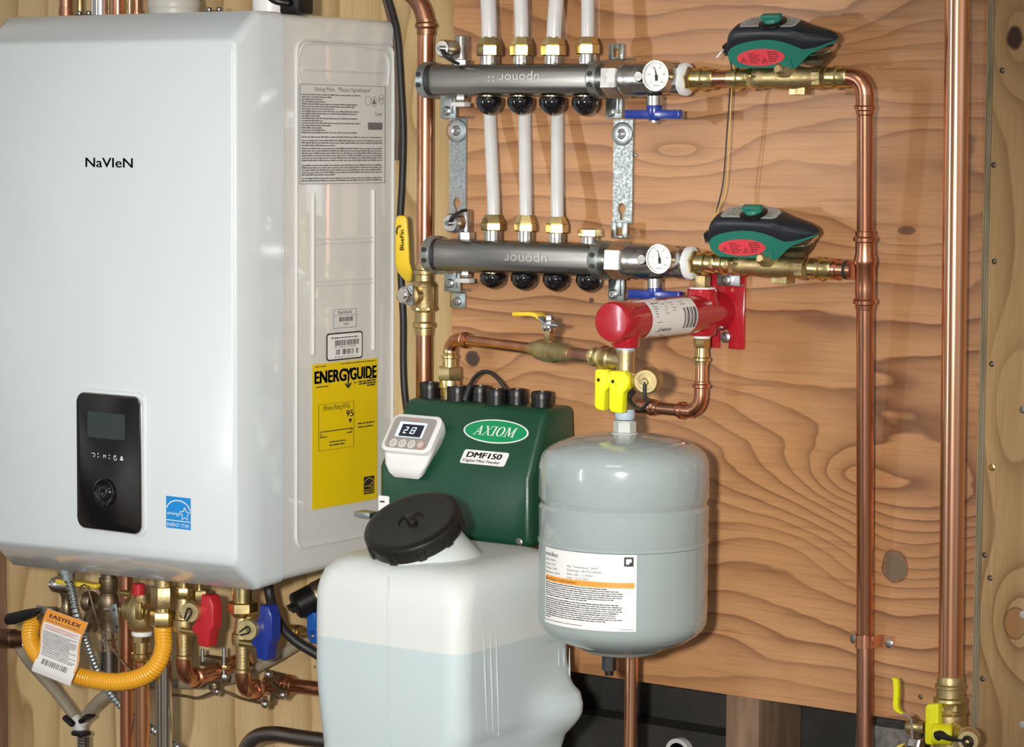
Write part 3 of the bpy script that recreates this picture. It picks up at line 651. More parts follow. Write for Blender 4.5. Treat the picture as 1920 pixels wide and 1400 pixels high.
    # white plug below the vent
    c2 = V((c.x, c.y, c.z-hw)); MB().hexa(c2+UP*.001, c2-UP*.007, rr*1.05).build('drain_plug', 'nickel', root)
    MB().box(c2-UP*.011+V((.002, -.004, 0)), (.022, .014, .006)).build('plug_tab', 'lead_grey', root, bevel=.001)
    return root, ax, k, BM, body, hw
D1, D2 = .071, .048
mu, axu, ku, BMu, bu, hwu = manifold('upper one of the two on the orange plywood', D1, (815, 150), (1121, 149), 147, 30,
    [(917, 69, 84, 105, 117, 48), (977.5, 69, 84, 105, 117, 44), (1037, 69, 84, 105, 117, 47), (1101, 69, 82, 102, 115, 45)],
    [(917, 181, 216, 50), (976, 181, 216, 49), (1036, 181, 217, 50), (1097.5, 181, 218, 51)],
    ((852, 877, 66, 122), (831, 91, 17)), (((797, 813), 1), ((1116, 1134), -1)), None)
ml, axl, kl_, BMl, bl, hwl = manifold('lower one of the two on the orange plywood', D2, (822, 477), (1121, 487), 490, 31,
    [(924, 402, 417, 432, 449, 46), (985.5, 403, 418, 434, 450, 43), (1044, 406, 419, 437, 453, 43), (1106, 428, 428.5, 444, 456, 46)],
    [(924.5, 512, 542, 50), (983, 512, 545, 50), (1043, 514, 547, 50), (1105, 515, 548, 50)],
    ((862, 884, 392, 444), (846, 418, 18)), (((806, 824), 1), ((1119, 1139), -1)), None)
# stamped wording on the bars (the bars hang upside down)
MT['stamp'] = mat('stamped_steel', (.50, .49, .46), .5, .8)
def stamp(bm_, parent, c0, c1, h, txt):
    W_ = (c1.x-c0.x); cx_, cz_ = (c0.x+c1.x)/2, (c0.z+c1.z)/2
    inv = lambda u, v, o=0.: bm_(cx_-u, cz_-v, o)
    MB().text(inv, txt, 0, -h/2, h, wfit=W_, align='c', o=.0003).build('stamp', 'stamp', parent)
stamp(BMl, bl, P(945, 487, D2+.021), P(1026, 488, D2+.021), .012, 'uponor')
stamp(BMu, bu, P(915, 147, D1+.021), P(1012, 148, D1+.021), .011, "uponor \u2237")
# isolation valves with thermometers
def gauge_valve(where, d, ax, k, pxs, gc, gr, hub, bar, wb, tip):
    """pxs: ring of pixel stations right of the bar"""
    x = lambda px: ax(px); rt = thing('isolation_valve', x(pxs[2]), 'nickel valve with round thermometer and blue handle, '+where, 'valve')
    mb = MB(); mb.hexa(x(pxs[0]), x(pxs[1]), 35*k, ph=.60, ch=.002); un = mb.build('union_nut', 'nickel', rt)
    MB().lathe(x(pxs[0]-8), x(pxs[0]), [(0, 26*k), (.02, 26*k)], 24).build('union_tail', 'stainless', un)
    mb = MB(); A, B = x(pxs[1]), x(pxs[4]); L = (B-A).length; fr = lambda p: L*(p-pxs[1])/(pxs[4]-pxs[1])
    mb.lathe(A, B, [(0, 31*k), (fr(pxs[1]+10), 33*k), (fr(pxs[1]+14), 31*k), (fr(pxs[2]), 33*k), (fr(pxs[2]+16), 31*k), (fr(pxs[3]-6), 27*k), (fr(pxs[3]), 26*k), (fr(pxs[3]+6), 28*k), (L-.002, 29*k), (L, 27*k)], 30)
    mb.hexa(x(pxs[3]+4), x(pxs[4]-2), 30*k, ph=.3); mb.build('body', 'nickel', rt)
    MB().lathe(x(pxs[4]-3), x(pxs[4]+9), [(0, 27*k), (.001, 30*k), (.006, 30*k), (.008, 26*k)], 26).build('seal_ring', 'tape', rt)
    # thermometer, facing the room
    gd = d+.036; c = P(*gc, gd); r = gr/sc(c); mb = MB()
    mb.lathe(c-ND*.022, c+ND*.004, [(0, r*.9), (.010, r*.97), (.022, r), (.026, r*.97), (.026, r*.90), (.0225, r*.88)], 36)
    g = mb.build('thermometer', 'nickel', rt)
    G = lambda u, v, o=0.: c+V((u, -o, v))
    MB().poly(G, ell(0, 0, r*.9, r*.9), .0008).build('dial_face', 'paper', g)
    mb = MB()
    for i in range(27):
        a = math.radians(225-270*i/26); r0, r1 = (r*.70, r*.82) if i % 5 == 0 else (r*.76, r*.82)
        stroke(mb, G, [(r0*math.cos(a), r0*math.sin(a)), (r1*math.cos(a), r1*math.sin(a))], r*.025, .0012)
    for i, n_ in enumerate(('0', '20', '40', '60', '80', '100')):
        a = math.radians(225-270*i/5); mb.text(G, n_, r*.56*math.cos(a), r*.56*math.sin(a)-r*.05, r*.12, align='c', o=.0012)
    mb.text(G, 'uponor', 0, -r*.66, r*.13, align='c', o=.0012); mb.build('scale', 'ink_soft', g)
    mb = MB(); a = math.radians(104); mb.poly(G, [(r*.06, 0), (r*.72*math.cos(a), r*.72*math.sin(a)), (-r*.06, -.0003)], .0018); mb.poly(G, ell(0, -r*.03, r*.12, r*.12, 14), .0019); mb.rect(G, -r*.09, -r*.32, r*.11, -r*.05, .0018); mb.build('needle', 'ink', g)
    c2 = P(gc[0]-35, gc[1]+1, d+.024); mb = MB(); mb.lathe(c2-ND*.006, c2+ND*.001, [(0, .0075), (.006, .0066), (.007, .0055)], 18); mb.build('boss', 'stainless', rt)
    # stem and handle
    s0, s1 = P(hub[0], hub[1], d+.006), P(hub[0], hub[2], d+.006); MB().cyl(V((s0.x, s0.y, x(pxs[2]).z-.02)), s1, rad(hub[3], s0), 20).build('stem', 'nickel', rt)
    h1 = P(hub[0], bar[3], d+.006); hb = MB().lathe(V((s1.x, s1.y, s1.z+.002)), h1, [(0, rad(hub[3]+1, s1)), (s1.z-h1.z-.002, rad(hub[3]-2, s1)), (s1.z-h1.z+.002, rad(hub[3]-7, s1))], 22)
    a, b = P(bar[0], bar[2], d+.006), P(bar[1], bar[2], d+.006); hz = wb/sc(a)
    hb.loft([[V((q, s1.y+yy, a.z+zz)) for yy, zz in ((-ww, -hz/2), (ww, -hz/2), (ww, hz/2), (-ww, hz/2))] for q, ww in ((a.x, .0042), (a.x+.004, .0055), (s1.x-.006, .0075), (s1.x+.006, .0075), (b.x-.004, .0055), (b.x, .0042))])
    hh = hb.build('handle', 'blue', rt, bevel=.0008)
    e_ = V((s1.x, s1.y, h1.z)); MB().lathe(e_+UP*.001, e_-UP*.004, [(0, .0035), (.003, .0035), (.005, .0001)], 12).build('handle_screw', 'chrome', hh)
    return rt
gauge_valve('on the upper manifold', D1, axu, ku, (1140, 1172, 1204, 1257, 1283), (1232, 142), 29.5, (1227, 172, 200, 30), (1174, 1277, 214, 226), 16, 0)
gauge_valve('on the lower manifold, above the red cylinder', D2, axl, kl_, (1147, 1179, 1212, 1262, 1293), (1238, 485), 28.5, (1228, 515, 542, 28), (1179, 1277, 550, 562), 16, 0)
# wall rails with keyhole slots, washers and clip feet
def rail(label, px0, px1, yt, yb, wash, hole, feet):
    a, b = P(px0, yt, .004), P(px1, yb, .004); root = thing('wall_bracket', V(((a.x+b.x)/2, -.004, b.z)), label, 'bracket', None)
    RM = mapY(0.0); mb = MB(); hx, hz = (lambda p: (p.x, p.z))(P(*hole, .004)); hr = .0056
    top, bot = a.z, P(px0, yb, .004).z
    out = [(a.x, top), (b.x, top), (b.x, bot), (a.x, bot)]
    # strap with a keyhole: two side strips, pieces above and below the slot
    mb.plate(RM, [(a.x, top), (b.x, top), (b.x, hz+.011), (a.x, hz+.011)], .0, .0045)
    cap_ = [(hx+hr*math.cos(math.radians(t)), hz+.002+hr*1.25*math.sin(math.radians(t))) for t in range(-50, 231, 20)]
    right = [(b.x, hz+.011)]+[(hx, hz+.011)]+[q for q in cap_[::-1] if q[0] >= hx][:0]
    up = [q for q in cap_]
    half = len(up)//2
    rgt = [(hx, hz+.011), (b.x, hz+.011), (b.x, hz-.017), (hx, hz-.017), (hx, hz-.0125), (hx+.0022, hz-.0115), (hx+.0026, hz-.006)]+up[:half+1]
    lft = [(2*hx-x_, z_) for x_, z_ in rgt[:1]]+[(a.x, hz+.011), (a.x, hz-.017), (hx, hz-.017), (hx, hz-.0125), (hx-.0022, hz-.0115), (hx-.0026, hz-.006)]+up[half:][::-1]
    mb.plate(RM, rgt, 0, .0045); mb.plate(RM, lft, 0, .0045)
    mb.plate(RM, [(a.x, hz-.017), (b.x, hz-.017), (b.x, bot), (a.x, bot)], 0, .0045)
    mb.build('strap', 'galv', root)
    c = P(*wash, .0045); r = 22/sc(c); wv = MB().lathe(c, c+ND*.0026, [(0, r*.97), (.0006, r), (.002, r), (.0026, r*.93), (.0026, r*.45), (.0010, r*.32), (.0010, .0001)], 32).build('washer', 'zinc', root)
    mb = MB(); screw(mb, c+ND*.0011, ND, .0042, .0018); mb.build('screw', 'screw_grey', wv)
    for f in feet:
        (fx0, fx1, fy0, fy1, fd, sx, sy, low) = f; mb = MB(); a2, b2, c2 = P(fx0, fy0, fd), P(fx1, fy0, fd), P(fx0, fy1, fd)
        if low == 'top':
            w_ = (b2.x-a2.x); FM = mapY(-(fd-.004))
            for (u0, u1, v0, v1) in ((0, .30, 0, 1), (.66, 1, 0, 1), (.3, .66, .62, 1)): mb.box(V((a2.x+w_*(u0+u1)/2, -fd, c2.z+(a2.z-c2.z)*(v0+v1)/2)), (w_*(u1-u0), .003, (a2.z-c2.z)*(v1-v0)))
            mb.box(V(((a2.x+b2.x)/2, -fd/2, c2.z+.0015)), (w_*.5, fd, .003))
        else:
            mb.box(V(((a2.x+b2.x)/2, -fd, (a2.z+c2.z)/2)), (b2.x-a2.x, .0035, a2.z-c2.z))
            mb.box(V(((a2.x+b2.x)/2, -fd/2, c2.z+.0015)), (b2.x-a2.x, fd, .003))
            mb.box(V(((a2.x+b2.x)/2+(b2.x-a2.x)*.32, -fd-.003, (a2.z+c2.z)/2+.003)), (.003, .007, (a2.z-c2.z)*.8))
        ft = mb.build('clip_foot', 'zinc', root, bevel=.0006)
        if sx: mb = MB(); cc = P(sx, sy, fd+.0018); screw(mb, cc, ND, .0062, .004); mb.build('clip_screw', 'screw_grey', ft)
    return root
rl = rail('galvanised keyhole strap behind the left ends of both manifolds', 843, 873, 222, 420, (857, 245), (857, 383), [(827, 856, 179, 222, D1-.030, 838, 208, ''), (834, 864, 510, 546, D2-.022, 844, 531, '')])
a, b = P(843, 547, .004), P(872, 578, .004); MB().box(V(((a.x+b.x)/2, -.002, (a.z+b.z)/2)), (b.x-a.x, .004, a.z-b.z)).build('end_tab', 'zinc', rl, bevel=.0015)
mb = MB(); screw(mb, P(857, 565, .0045), ND, .0060, .003); mb.build('tab_screw', 'screw_grey', rl)
rr_ = rail('galvanised keyhole strap behind the right ends of both manifolds', 1151, 1185, 224, 419, (1167, 251), (1166, 394), [(1142, 1170, 82, 112, D1-.034, 0, 0, 'top'), (1137, 1168, 179, 222, D1-.030, 1145, 210, ''), (1147, 1177, 416, 446, D2-.024, 0, 0, 'top'), (1142, 1171, 519, 562, D2-.022, 1150, 551, '')])
# PEX loops
def pex(pts, label, w_=.0092, group='PEX tubes'):
    solo(MB().tube(smooth(pts, 8), w_, 18), 'pex_tube', 'pex', label, 'tube', group)
nm = ['leftmost', 'second from left', 'third from left', 'rightmost']
for i, (px, wt, w_) in enumerate(((917, 915.5, 30), (977.5, 976.5, 27), (1037, 1043, 29), (1101, 1102, 25))):
    c = axu(px); p0 = P(px, 72, D1); p0 = V((c.x, c.y, p0.z-.006)); r = rad(w_, p0)
    pex([p0, V((P(px+(wt-px)*.4, 30, D1).x, -D1+.001, P(px, 40, D1).z)), P(wt, 0, D1-.004), P(wt, -40, D1-.008)], f'white tube rising from the upper manifold, {nm[i]} of the four', r)
for i, (px, x2, x3, lab) in enumerate(((925, 919, 918, 'leftmost'), (985.5, 984, 985, 'middle'), (1044.5, 1045, 1046, 'rightmost'))):
    c = axl(px); p0 = P(px, 405, D2); p0 = V((c.x, c.y, p0.z-.006)); r = rad(24.5, p0)
    pex([p0, P(px, 370, D2-.002), P((px+x2)/2, 300, D2-.012), P(x2, 225, .024), P(x3, 150, .020), P(x3-2, 60, .026), P(x3-3, -40, .028)], f'white tube rising from the lower manifold, {lab} of the three', r)
# ================================================================== zone valves on each circuit
def adaptor(mb, ax, a, b, r, k, hexend=None):
    A, B = ax(a), ax(b); L = (B-A).length
    mb.lathe(A, B, [(0, r*.97), (L*.04, r*1.08), (L*.30, r*1.08), (L*.36, r*1.30), (L*.50, r*1.30), (L*.56, r*1.08), (L*.92, r*1.10), (L, r)], 24)
def zone_valve(where, d, ax, k, st):
    """st: pixel stations: adaptor a0-a1, copper a1-a2, adaptor a2-a3, body a3-a4, adaptor a4-a5"""
    a0, a1, a2, a3, a4, a5 = st; root = thing('zone_valve', ax((a3+a4)/2), 'brass zone valve with press fittings, '+where, 'valve'); r = 16*k
    mb = MB(); mb.hexa(ax(a0), ax(a0+9), r*1.42, ph=.2); adaptor(mb, ax, a0+9, a1, r*1.05, k); mb.build('inlet_adaptor', 'brass', root)
    if a2 > a1+1: MB().cyl(ax(a1-4), ax(a2+4), r*.93, 22).build('copper_stub', 'copper', root)
    mb = MB(); adaptor(mb, ax, a2, a3-9, r*.98, k); mb.hexa(ax(a3-10), ax(a3), r*1.28, ph=.3); mb.build('middle_adaptor', 'brass', root)
    mb = MB(); A, B = ax(a3), ax(a4); L = (B-A).length
    mb.lathe(A, B, [(0, r*1.05), (.002, r*1.2), (L*.11, r*1.25), (L*.14, r*1.12), (L*.22, r*1.16), (L*.40, r*1.3), (L*.62, r*1.3), (L*.72, r*1.16), (L*.84, r*1.12), (L*.87, r*1.22), (L, r*1.15)], 26)
    mb.hexa(ax(a3), ax(a3+13), r*1.30, ph=.1); mb.hexa(ax(a4-16), ax(a4), r*1.32, ph=.4)
    m_ = ax((a3+a4)/2); mb.box(m_+V((.012, .004, -r*1.25)), (.020, .016, .012))
    mb.cyl(m_+V((0, -.004, r*.6)), m_+V((0, -.010, r*1.6)), .014, 18)
    mb.build('body', 'brass_cast', root, bevel=0)
    c = m_+V((-.004, -r*1.0, r*.75)); MB().lathe(c, c+V((0, -.012, .002)), [(0, .0062), (.010, .0060), (.012, .004)], 14).build('stop_pin', 'brass', root)
    mb = MB(); mb.hexa(ax(a4), ax(a4+8), r*1.22, ph=.2); adaptor(mb, ax, a4+8, a5, r, k); mb.build('outlet_adaptor', 'brass', root)
    return root
zu = (1291, 1342, 1367, 1416, 1545, 1592); zl = (1299, 1345, 1345, 1382, 1512, 1562)
axu2 = lambda px: P(px, 147-(px-1232)*.0105, D1)       # run right of the upper gauge
axl2 = lambda px: P(px, 489+(px-1238)*.048, D2)
axu2 = lambda px: P(px, 148-(px-1290)*.012+.0, D1)
zone_valve('on the upper circuit', D1, axu2, ku, zu)
zone_valve('on the lower circuit, above the red bracket plate', D2, axl2, kl_, zl)
def actuator(where, base, d):
    """base: pixel of the shell's lower front edge centre (x) and bottom (y)"""
    T = math.radians(24); up = V((0, -math.sin(T), math.cos(T))); fr = V((0, -math.cos(T), -math.sin(T)))
    o = P(*base, d); s = sc(o); kx = 1/(s*.79)/6; kz = 1/(s*.975)/6        # zoomed pixels (x6) to metres
    L = lambda X_, h, v=0.: o+RT*((X_-620)*kx)+up*((710-h)*kz)-fr*v       # v: depth behind the front face
    root = thing('actuator', o, 'green and black valve actuator with red oval sticker, '+where, 'actuator')
    cr = dict(zip((218, 240, 260, 300, 340, 400, 500, 600, 700, 800, 880, 930, 990, 1050, 1110, 1180, 1250, 1300, 1330),
        ((600, 530, 440, .010), (650, 490, 340, .018), (676, 470, 292, .024), (704, 443, 256, .031), (710, 425, 246, .036), (710, 405, 242, .042), (710, 383, 240, .045), (710, 371, 242, .046), (710, 376, 244, .0455), (710, 398, 250, .041), (710, 434, 258, .037),
        (672, 462, 266, .034), (606, 490, 286, .0315), (556, 484, 300, .0295), (525, 472, 310, .0275), (488, 448, 321, .0245), (454, 420, 333, .020), (432, 402, 346, .015), (408, 388, 360, .008))))
    te, bk = MB(), MB(); tr, br = [], []
    for X_, (b, m_, c, q) in cr.items():
        e_ = min(.006, q*.3); g = min(14, (m_-c)*.3)
        tr.append([L(X_, b, .003 if q > .01 else 0), L(X_, b-8, 0), L(X_, m_, 0), L(X_, m_, q), L(X_, b-8, q), L(X_, b, q-.002)])
        br.append([L(X_, m_, .0003), L(X_, m_*.7+c*.3, -.0008), L(X_, m_*.4+c*.6, .0002), L(X_, c+g*1.6, e_*.35), L(X_, c+g*.5, e_), L(X_, c, e_*2), L(X_, c-6, q*.55), L(X_, c+g*.3, q-e_), L(X_, c+g*1.6, q-e_*.35), L(X_, m_, q-.0003)])
    te.loft(tr); tl = te.build('lower_shell', 'teal', root, ang=48)
    bk.loft(br); bk.build('upper_shell', 'graphite', root, ang=48)
    ks = sorted(cr)
    def crest(X_):
        for p, q in zip(ks, ks[1:]):
            if p <= X_ <= q: return cr[p][2]+(cr[q][2]-cr[p][2])*(X_-p)/(q-p)
        return 300
    # top plate with dial and green knob (lies on the crest)
    mb = MB(); rg = []
    for X_, v0, v1 in ((342, .016, .028), (356, .009, .031), (376, .0062, .033), (420, .0060, .036), (520, .0060, .038), (640, .0060, .039), (740, .0062, .037), (840, .0070, .033), (885, .009, .030), (905, .013, .026)):
        rg.append([L(X_, crest(X_)+o_, v0+(v1-v0)*t) for t, o_ in ((0, -1), (0, -7), (.5, -13), (1, -7), (1, -1))])
    mb.loft(rg); tp = mb.build('top_label', 'sticker_grey', root)
    mb = MB(); TQ = lambda X_, v: L(X_, crest(X_)-13.5, v)
    for i in range(4): mb.lines(lambda u, v, o_=0.: TQ(410+u*9e3, v), 0, .014, .011+i*.005, .0022, lo=.003, hi=.007)
    for i in range(3): mb.lines(lambda u, v, o_=0.: TQ(800+u*9e3, v), 0, .008, .011+i*.005, .0026, lo=.003, hi=.006)
    mb.build('print', 'ink_soft', tp)
    c = L(667, 246, .0160); MB().lathe(c, c+up*.0035, [(0, .0170), (.0025, .0168), (.0035, .015)], 30).build('dial_ring', 'black', root)
    c = L(667, 232, .0160); kb = MB(); kb.lathe(c, c+up*.007, [(0, .0105), (.005, .0098), (.007, .008)], 24); kb.box(c+up*.0062, (.025, .009, .008), (RT, fr, up)); kb.build('knob', 'teal', root, bevel=.0012)
    # red oval sticker
    SM = lambda u, v, o_=0.: L(552+u, 575-v, -.0006-o_)
    rot = lambda pts: [(x_*math.cos(.07)-y_*math.sin(.07), x_*math.sin(.07)+y_*math.cos(.07)) for x_, y_ in pts]
    mb = MB(); mb.poly(SM, rot(ell(0, 0, 245, 100))); sk = mb.build('warning_sticker', 'sticker_red', tl)
    mb = MB(); R2 = lambda u, v, o_=0.: SM(*rot([(u*1e4, v*1e4)])[0], .0003+o_)
    for cx_, cz_ in ((-.0175, -.0015), (.0035, -.0035)): stroke(mb, R2, [(cx_-.003, cz_-.0028), (cx_+.003, cz_-.0028), (cx_, cz_+.0032), (cx_-.003, cz_-.0028)], .0007); mb.rect(R2, cx_-.0004, cz_-.0018, cx_+.0004, cz_+.0012)
    for i in range(5): mb.lines(R2, -.012, -.001, .0045-i*.0026, .0013, fill=(.6, 1, .9, 1, .7)[i], lo=.002, hi=.005)
    for i in range(5): mb.lines(R2, .008, .019, .0045-i*.0026, .0013, fill=(.9, 1, 1, .8, .6)[i], lo=.002, hi=.005)
    mb.build('print', mat('dark_red_print', (.12, .01, .015), .6), sk)
    mb = MB(); mb.loft([[L(790, 600, -.0015), L(850, 600, -.0015), L(850, 600, .004), L(790, 600, .004)], [L(790, 712, -.0015), L(862, 712, -.0015), L(862, 712, .004), L(790, 712, .004)]]); mb.build('latch', 'teal', tl)
    # base plate, wire gland and clip
    mb = MB(); mb.loft([[L(940, 645, .006), L(1150, 640, .006), L(1150, 640, .032), L(940, 645, .032)], [L(960, 700, .006), L(1120, 700, .006), L(1120, 700, .032), L(960, 700, .032)]]); mb.build('base_plate', 'bronze', root)
    mb = MB().tube(fillet([L(1010, 600, .010), L(1190, 560, .010), L(1195, 560, .034), L(1010, 600, .034)], .006), .0015, 8); mb.build('spring_clip', 'chrome', root)
    mb = MB().loft([[L(112, 480, .012), L(112, 600, .012), L(112, 600, .032), L(112, 480, .032)], [L(225, 440, .010), L(225, 615, .010), L(225, 615, .034), L(225, 440, .034)]]); mb.build('cable_gland', 'black', root, bevel=.002)
    return root, L
a1_, L1 = actuator('the upper of the two', (1340+620/6, 10+712/6), D1+.016)
a2_, L2 = actuator('the lower of the two', (1300+577/5.333, 370+612/5.333), D2+.016)
def wire(name, m, pts, r, label): solo(MB().tube(smooth(pts, 8), r, 8), name, m, label, 'wire')
g1, g2 = L1(120, 560, .02), L2(130, 520, .02)
wire('control_wire', 'black_rubber', [g1, P(1372, 128, D1+.01), P(1369, 165, D1-.022), P(1363, 250, .045), P(1356, 340, .042), P(1344, 395, .05), P(1337, 425, .06), g2], .0009, 'thin dark wire hanging between the two valve actuators')
wire('control_wire', 'wire_yellow', [g1+UP*.002, P(1376, 128, D1+.008), P(1372, 165, D1-.022), P(1368, 250, .045), P(1361, 350, .042), P(1347, 392, .05), P(1333, 420, .06), g2+UP*.003], .0008, 'thin yellow wire hanging between the two valve actuators')
wire('wire_end', 'tape', [L1(118, 530, .02), P(1352, 98, D1+.02), P(1344, 108, D1+.02)], .0010, 'short white wire end left of the upper actuator')
# ================================================================== return riser joining both circuits
D3 = lambda py: D1+(D2-D1)*(py-147)/(505-147) if py < 505 else max(.0135, D2+(.0135-D2)*(py-505)/(1200-505))
rt_ = thing('copper_pipe', P(1622, 1395, .0135), 'copper riser with elbow and tee right of the zone valves', 'pipe')
q = lambda py, dx=0: P(1622+dx, py, D3(py)); r3 = rad(33, q(800)); rA = rad(31, q(300))
MB().cyl(q(215), q(440), rA, 24).build('upper_pipe', 'copper', rt_)
pa, pb = q(580), q(1196); MB().tube([pa, q(820), pb], r3, 24).build('lower_pipe', 'copper', rt_)
MB().tube([pb, P(1622, 1300, .0135), P(1621, 1900, .0135)], r3, 24).build('tarnished_pipe', 'copper_dull', rt_)
e0 = axu2(1588); mb = MB(); mb.tube(fillet([e0, V((q(150).x, e0.y, e0.z)), q(196)], .034, 12), rA*1.10, 22)
mb.lathe(q(176), q(214), bead(rA, (q(176)-q(214)).length)[::-1] and [((q(176)-q(214)).length-t, r_) for t, r_ in bead(rA, (q(176)-q(214)).length)][::-1], 24)
mb.build('elbow', 'copper', rt_)
mb = MB(); TA, TB = q(432), q(580); Lt = (TB-TA).length
mb.lathe(TA, TB, [(0, r3*1.02), (.0006, r3*1.1), (.006, r3*1.1), (.0075, r3*1.34), (.0115, r3*1.34), (.013, r3*1.1), (.027, r3*1.1), (.033, r3*1.28), (.038, r3*1.28), (.042, r3*1.14), (Lt-.026, r3*1.14), (Lt-.0225, r3*1.16), (Lt-.013, r3*1.12), (Lt-.0115, r3*1.36), (Lt-.0075, r3*1.36), (Lt-.006, r3*1.12), (Lt-.0006, r3*1.1), (Lt, r3*1.02)], 28)
m_ = axl2(1600); m2 = V((q(504).x, m_.y, m_.z)); b0 = axl2(1556)
mb.lathe(b0, m2, [(0, r3*.9), (.001, r3), (.006, r3), (.0075, r3*1.2), (.0105, r3*1.2), (.012, r3*1.0), (.03, r3*1.05)], 24); mb.build('tee', 'copper', rt_)
c = axl2(1588); MB().lathe(axl2(1585), axl2(1591), [(0, r3*1.0), (.0003, r3*1.08), (.004, r3*1.08), (.0044, r3)], 22).build('mark_ring', 'ink', rt_)
c = P(1622, 1201, .0135); a, b = P(1602, 1197, .001), P(1668, 1206, .001)
root = thing('pipe_strap', c, 'small copper strap holding the middle riser to the plywood', 'strap')
mb = MB(); hz = .0075
arc = [V((c.x+(r3+.0012)*math.cos(t), c.y-(r3+.0012)*math.sin(t), 0)) for t in [math.pi*i/14 for i in range(15)]]
path = [V((b.x+.006, -.0012, 0)), V((c.x+r3+.0016, -.0012, 0))]+arc+[V((c.x-r3-.0016, -.0012, 0)), V((a.x-.004, -.0012, 0))]
mb.loft([[V((p.x, p.y, c.z-hz)), V((p.x, p.y, c.z+hz)), V((p.x*1, p.y-.001, c.z+hz)), V((p.x, p.y-.001, c.z-hz))] for p in path]); mb.build('band', 'copper_bright', root)
for p in (a, b): mb = MB(); screw(mb, V((p.x, -.0022, p.z)), ND, .0052, .0024); mb.build('strap_screw', 'screw_grey', root)
# ================================================================== feed line: elbow, valve, tee
DA, DT = .055, .236                                        # wall distance at the elbow and at the tee
pl0, pl1 = P(862, 636, DA), P(1152, 673, DT-.012)
fx = lambda t: pl0+(pl1-pl0)*t
feed = thing('copper_pipe', pl0, 'slanting copper feed pipe with elbow from the green feeder to the red cylinder', 'pipe')
rf = rad(21.5, fx(.5))
tpx = lambda px: fx((px-862)/(1152-862.)+ (-.0))
MB().cyl(pl0, fx(.53), rf, 22).build('pipe', 'copper', feed)
mb = MB(); lo = P(843, 690, DA); mb.tube(fillet([lo, V((lo.x, lo.y, pl0.z)), fx(.06)], .022, 10), rf*1.2, 20)
L_ = (fx(.085)-fx(-.0)).length; mb.lathe(fx(.01), fx(.10), [(0, rf*1.2), (.006, rf*1.22), (.008, rf*1.5), (.012, rf*1.5), (.0135, rf*1.2), (.018, rf*1.18), (.0184, rf)], 22); mb.build('elbow', 'copper', feed)
k = 1/sc(lo)
mb = MB(); tp_ = P(843, 652, DA); q = lambda py: V((lo.x, lo.y, P(843, py, DA).z))
mb.lathe(q(652), q(690), [(0, 12*k), (6*k, 13.5*k), (10*k, 13*k), (14*k, 16*k), (18*k, 16*k), (20*k, 13*k), (38*k, 13.5*k)], 22); mb.build('socket', 'brass', feed)
un = thing('union_fitting', q(735), 'hexagonal brass union on the green feeder below the copper elbow', 'fitting')
mb = MB(); mb.hexa(q(712), q(687), 24*k, ph=.45, ch=.002); mb.build('union_nut', 'brass_cast', un)
MB().lathe(q(712), q(732), [(0, 19*k), (7*k, 20*k), (14*k, 20*k), (16*k, 14*k), (34*k, 13*k), (60*k, 13*k)], 22).hexa(q(727), q(715), 20*k, ph=.2).build('tail', 'brass', un)
# yellow lever ball valve in the slanting line
vb = thing('ball_valve', tpx(1045), 'small brass valve with flat yellow lever pointing left, on the slanting feed pipe', 'valve')
A, B = tpx(1004), tpx(1078); L_ = (B-A).length; kk = 1/sc(A)
mb = MB(); mb.lathe(A, B, [(0, rf*1.02), (L_*.02, rf*1.22), (L_*.10, rf*1.25), (L_*.20, rf*1.75), (L_*.34, rf*1.98), (L_*.48, rf*1.98), (L_*.52, rf*1.8), (L_*.55, rf*1.95), (L_*.60, rf*1.95), (L_*.64, rf*1.7), (L_*.76, rf*1.55), (L_*.90, rf*1.3), (L_, rf*1.2)], 26); mb.build('body', 'brass_cast', vb)
c = tpx(1036)+V((0, 0, .01)); top = V((c.x, c.y, P(1036, 606, -c.y).z)); mb = MB(); mb.hexa(c, V((c.x, c.y, top.z-.004)), 9.5*kk, ph=.3).build('stem_neck', 'brass', vb)
MB().lathe(V((c.x, c.y, top.z-.009)), V((c.x, c.y, top.z)), [(0, 13*kk), (.001, 14*kk), (.007, 14*kk), (.009, 12*kk)], 20).hexa(top, top+UP*.009, 8.5*kk).build('stem_nut', 'chrome', vb)
# lever: rises to the left, then runs level
y_ = c.y; w2 = .0085
ptsL = [(1052, 612), (1030, 610), (1020, 602), (1011, 592), (1000, 590), (985, 590), (968, 590)]
st = []
for i, (px, py) in enumerate(ptsL):
    p = P(px, py, -y_); st.append(p)
mb = MB(); mb.loft([[p+V((0, -w2, 0)), p+V((0, w2, 0)), p+V((0, w2, .0028)), p+V((0, -w2, .0028))] for p in st[:4]]); lv = mb.build('lever_plate', 'zinc', vb, bevel=.0006)
mb = MB(); mb.loft([[p+V((0, -w2-.0012, -.0012)), p+V((0, w2+.0012, -.0012)), p+V((0, w2+.0012, .004)), p+V((0, -w2-.0012, .004))] for p in (st[2]*.5+st[3]*.5, *st[3:])]); mb.build('lever_grip', 'yellow_dip', vb, bevel=.0012)
st2 = MB(); st2.cyl(tpx(1076), tpx(1122), rf*1.12, 22).lathe(tpx(1116), tpx(1142), [(0, rf*1.15), (.001, rf*1.35), (.006, rf*1.35), (.0075, rf*1.6), (.011, rf*1.6), (.013, rf*1.35), (.022, rf*1.4)], 22)
st2 = MB().cyl(tpx(1076), tpx(1122), rf*1.12, 22).build('valve_outlet_pipe', 'copper_dull', feed)
MB().lathe(tpx(1114), tpx(1140), [(0, rf*1.15), (.001, rf*1.35), (.006, rf*1.35), (.0075, rf*1.65), (.011, rf*1.65), (.013, rf*1.35), (.022, rf*1.45)], 22).build('end_adaptor', 'brass', feed)
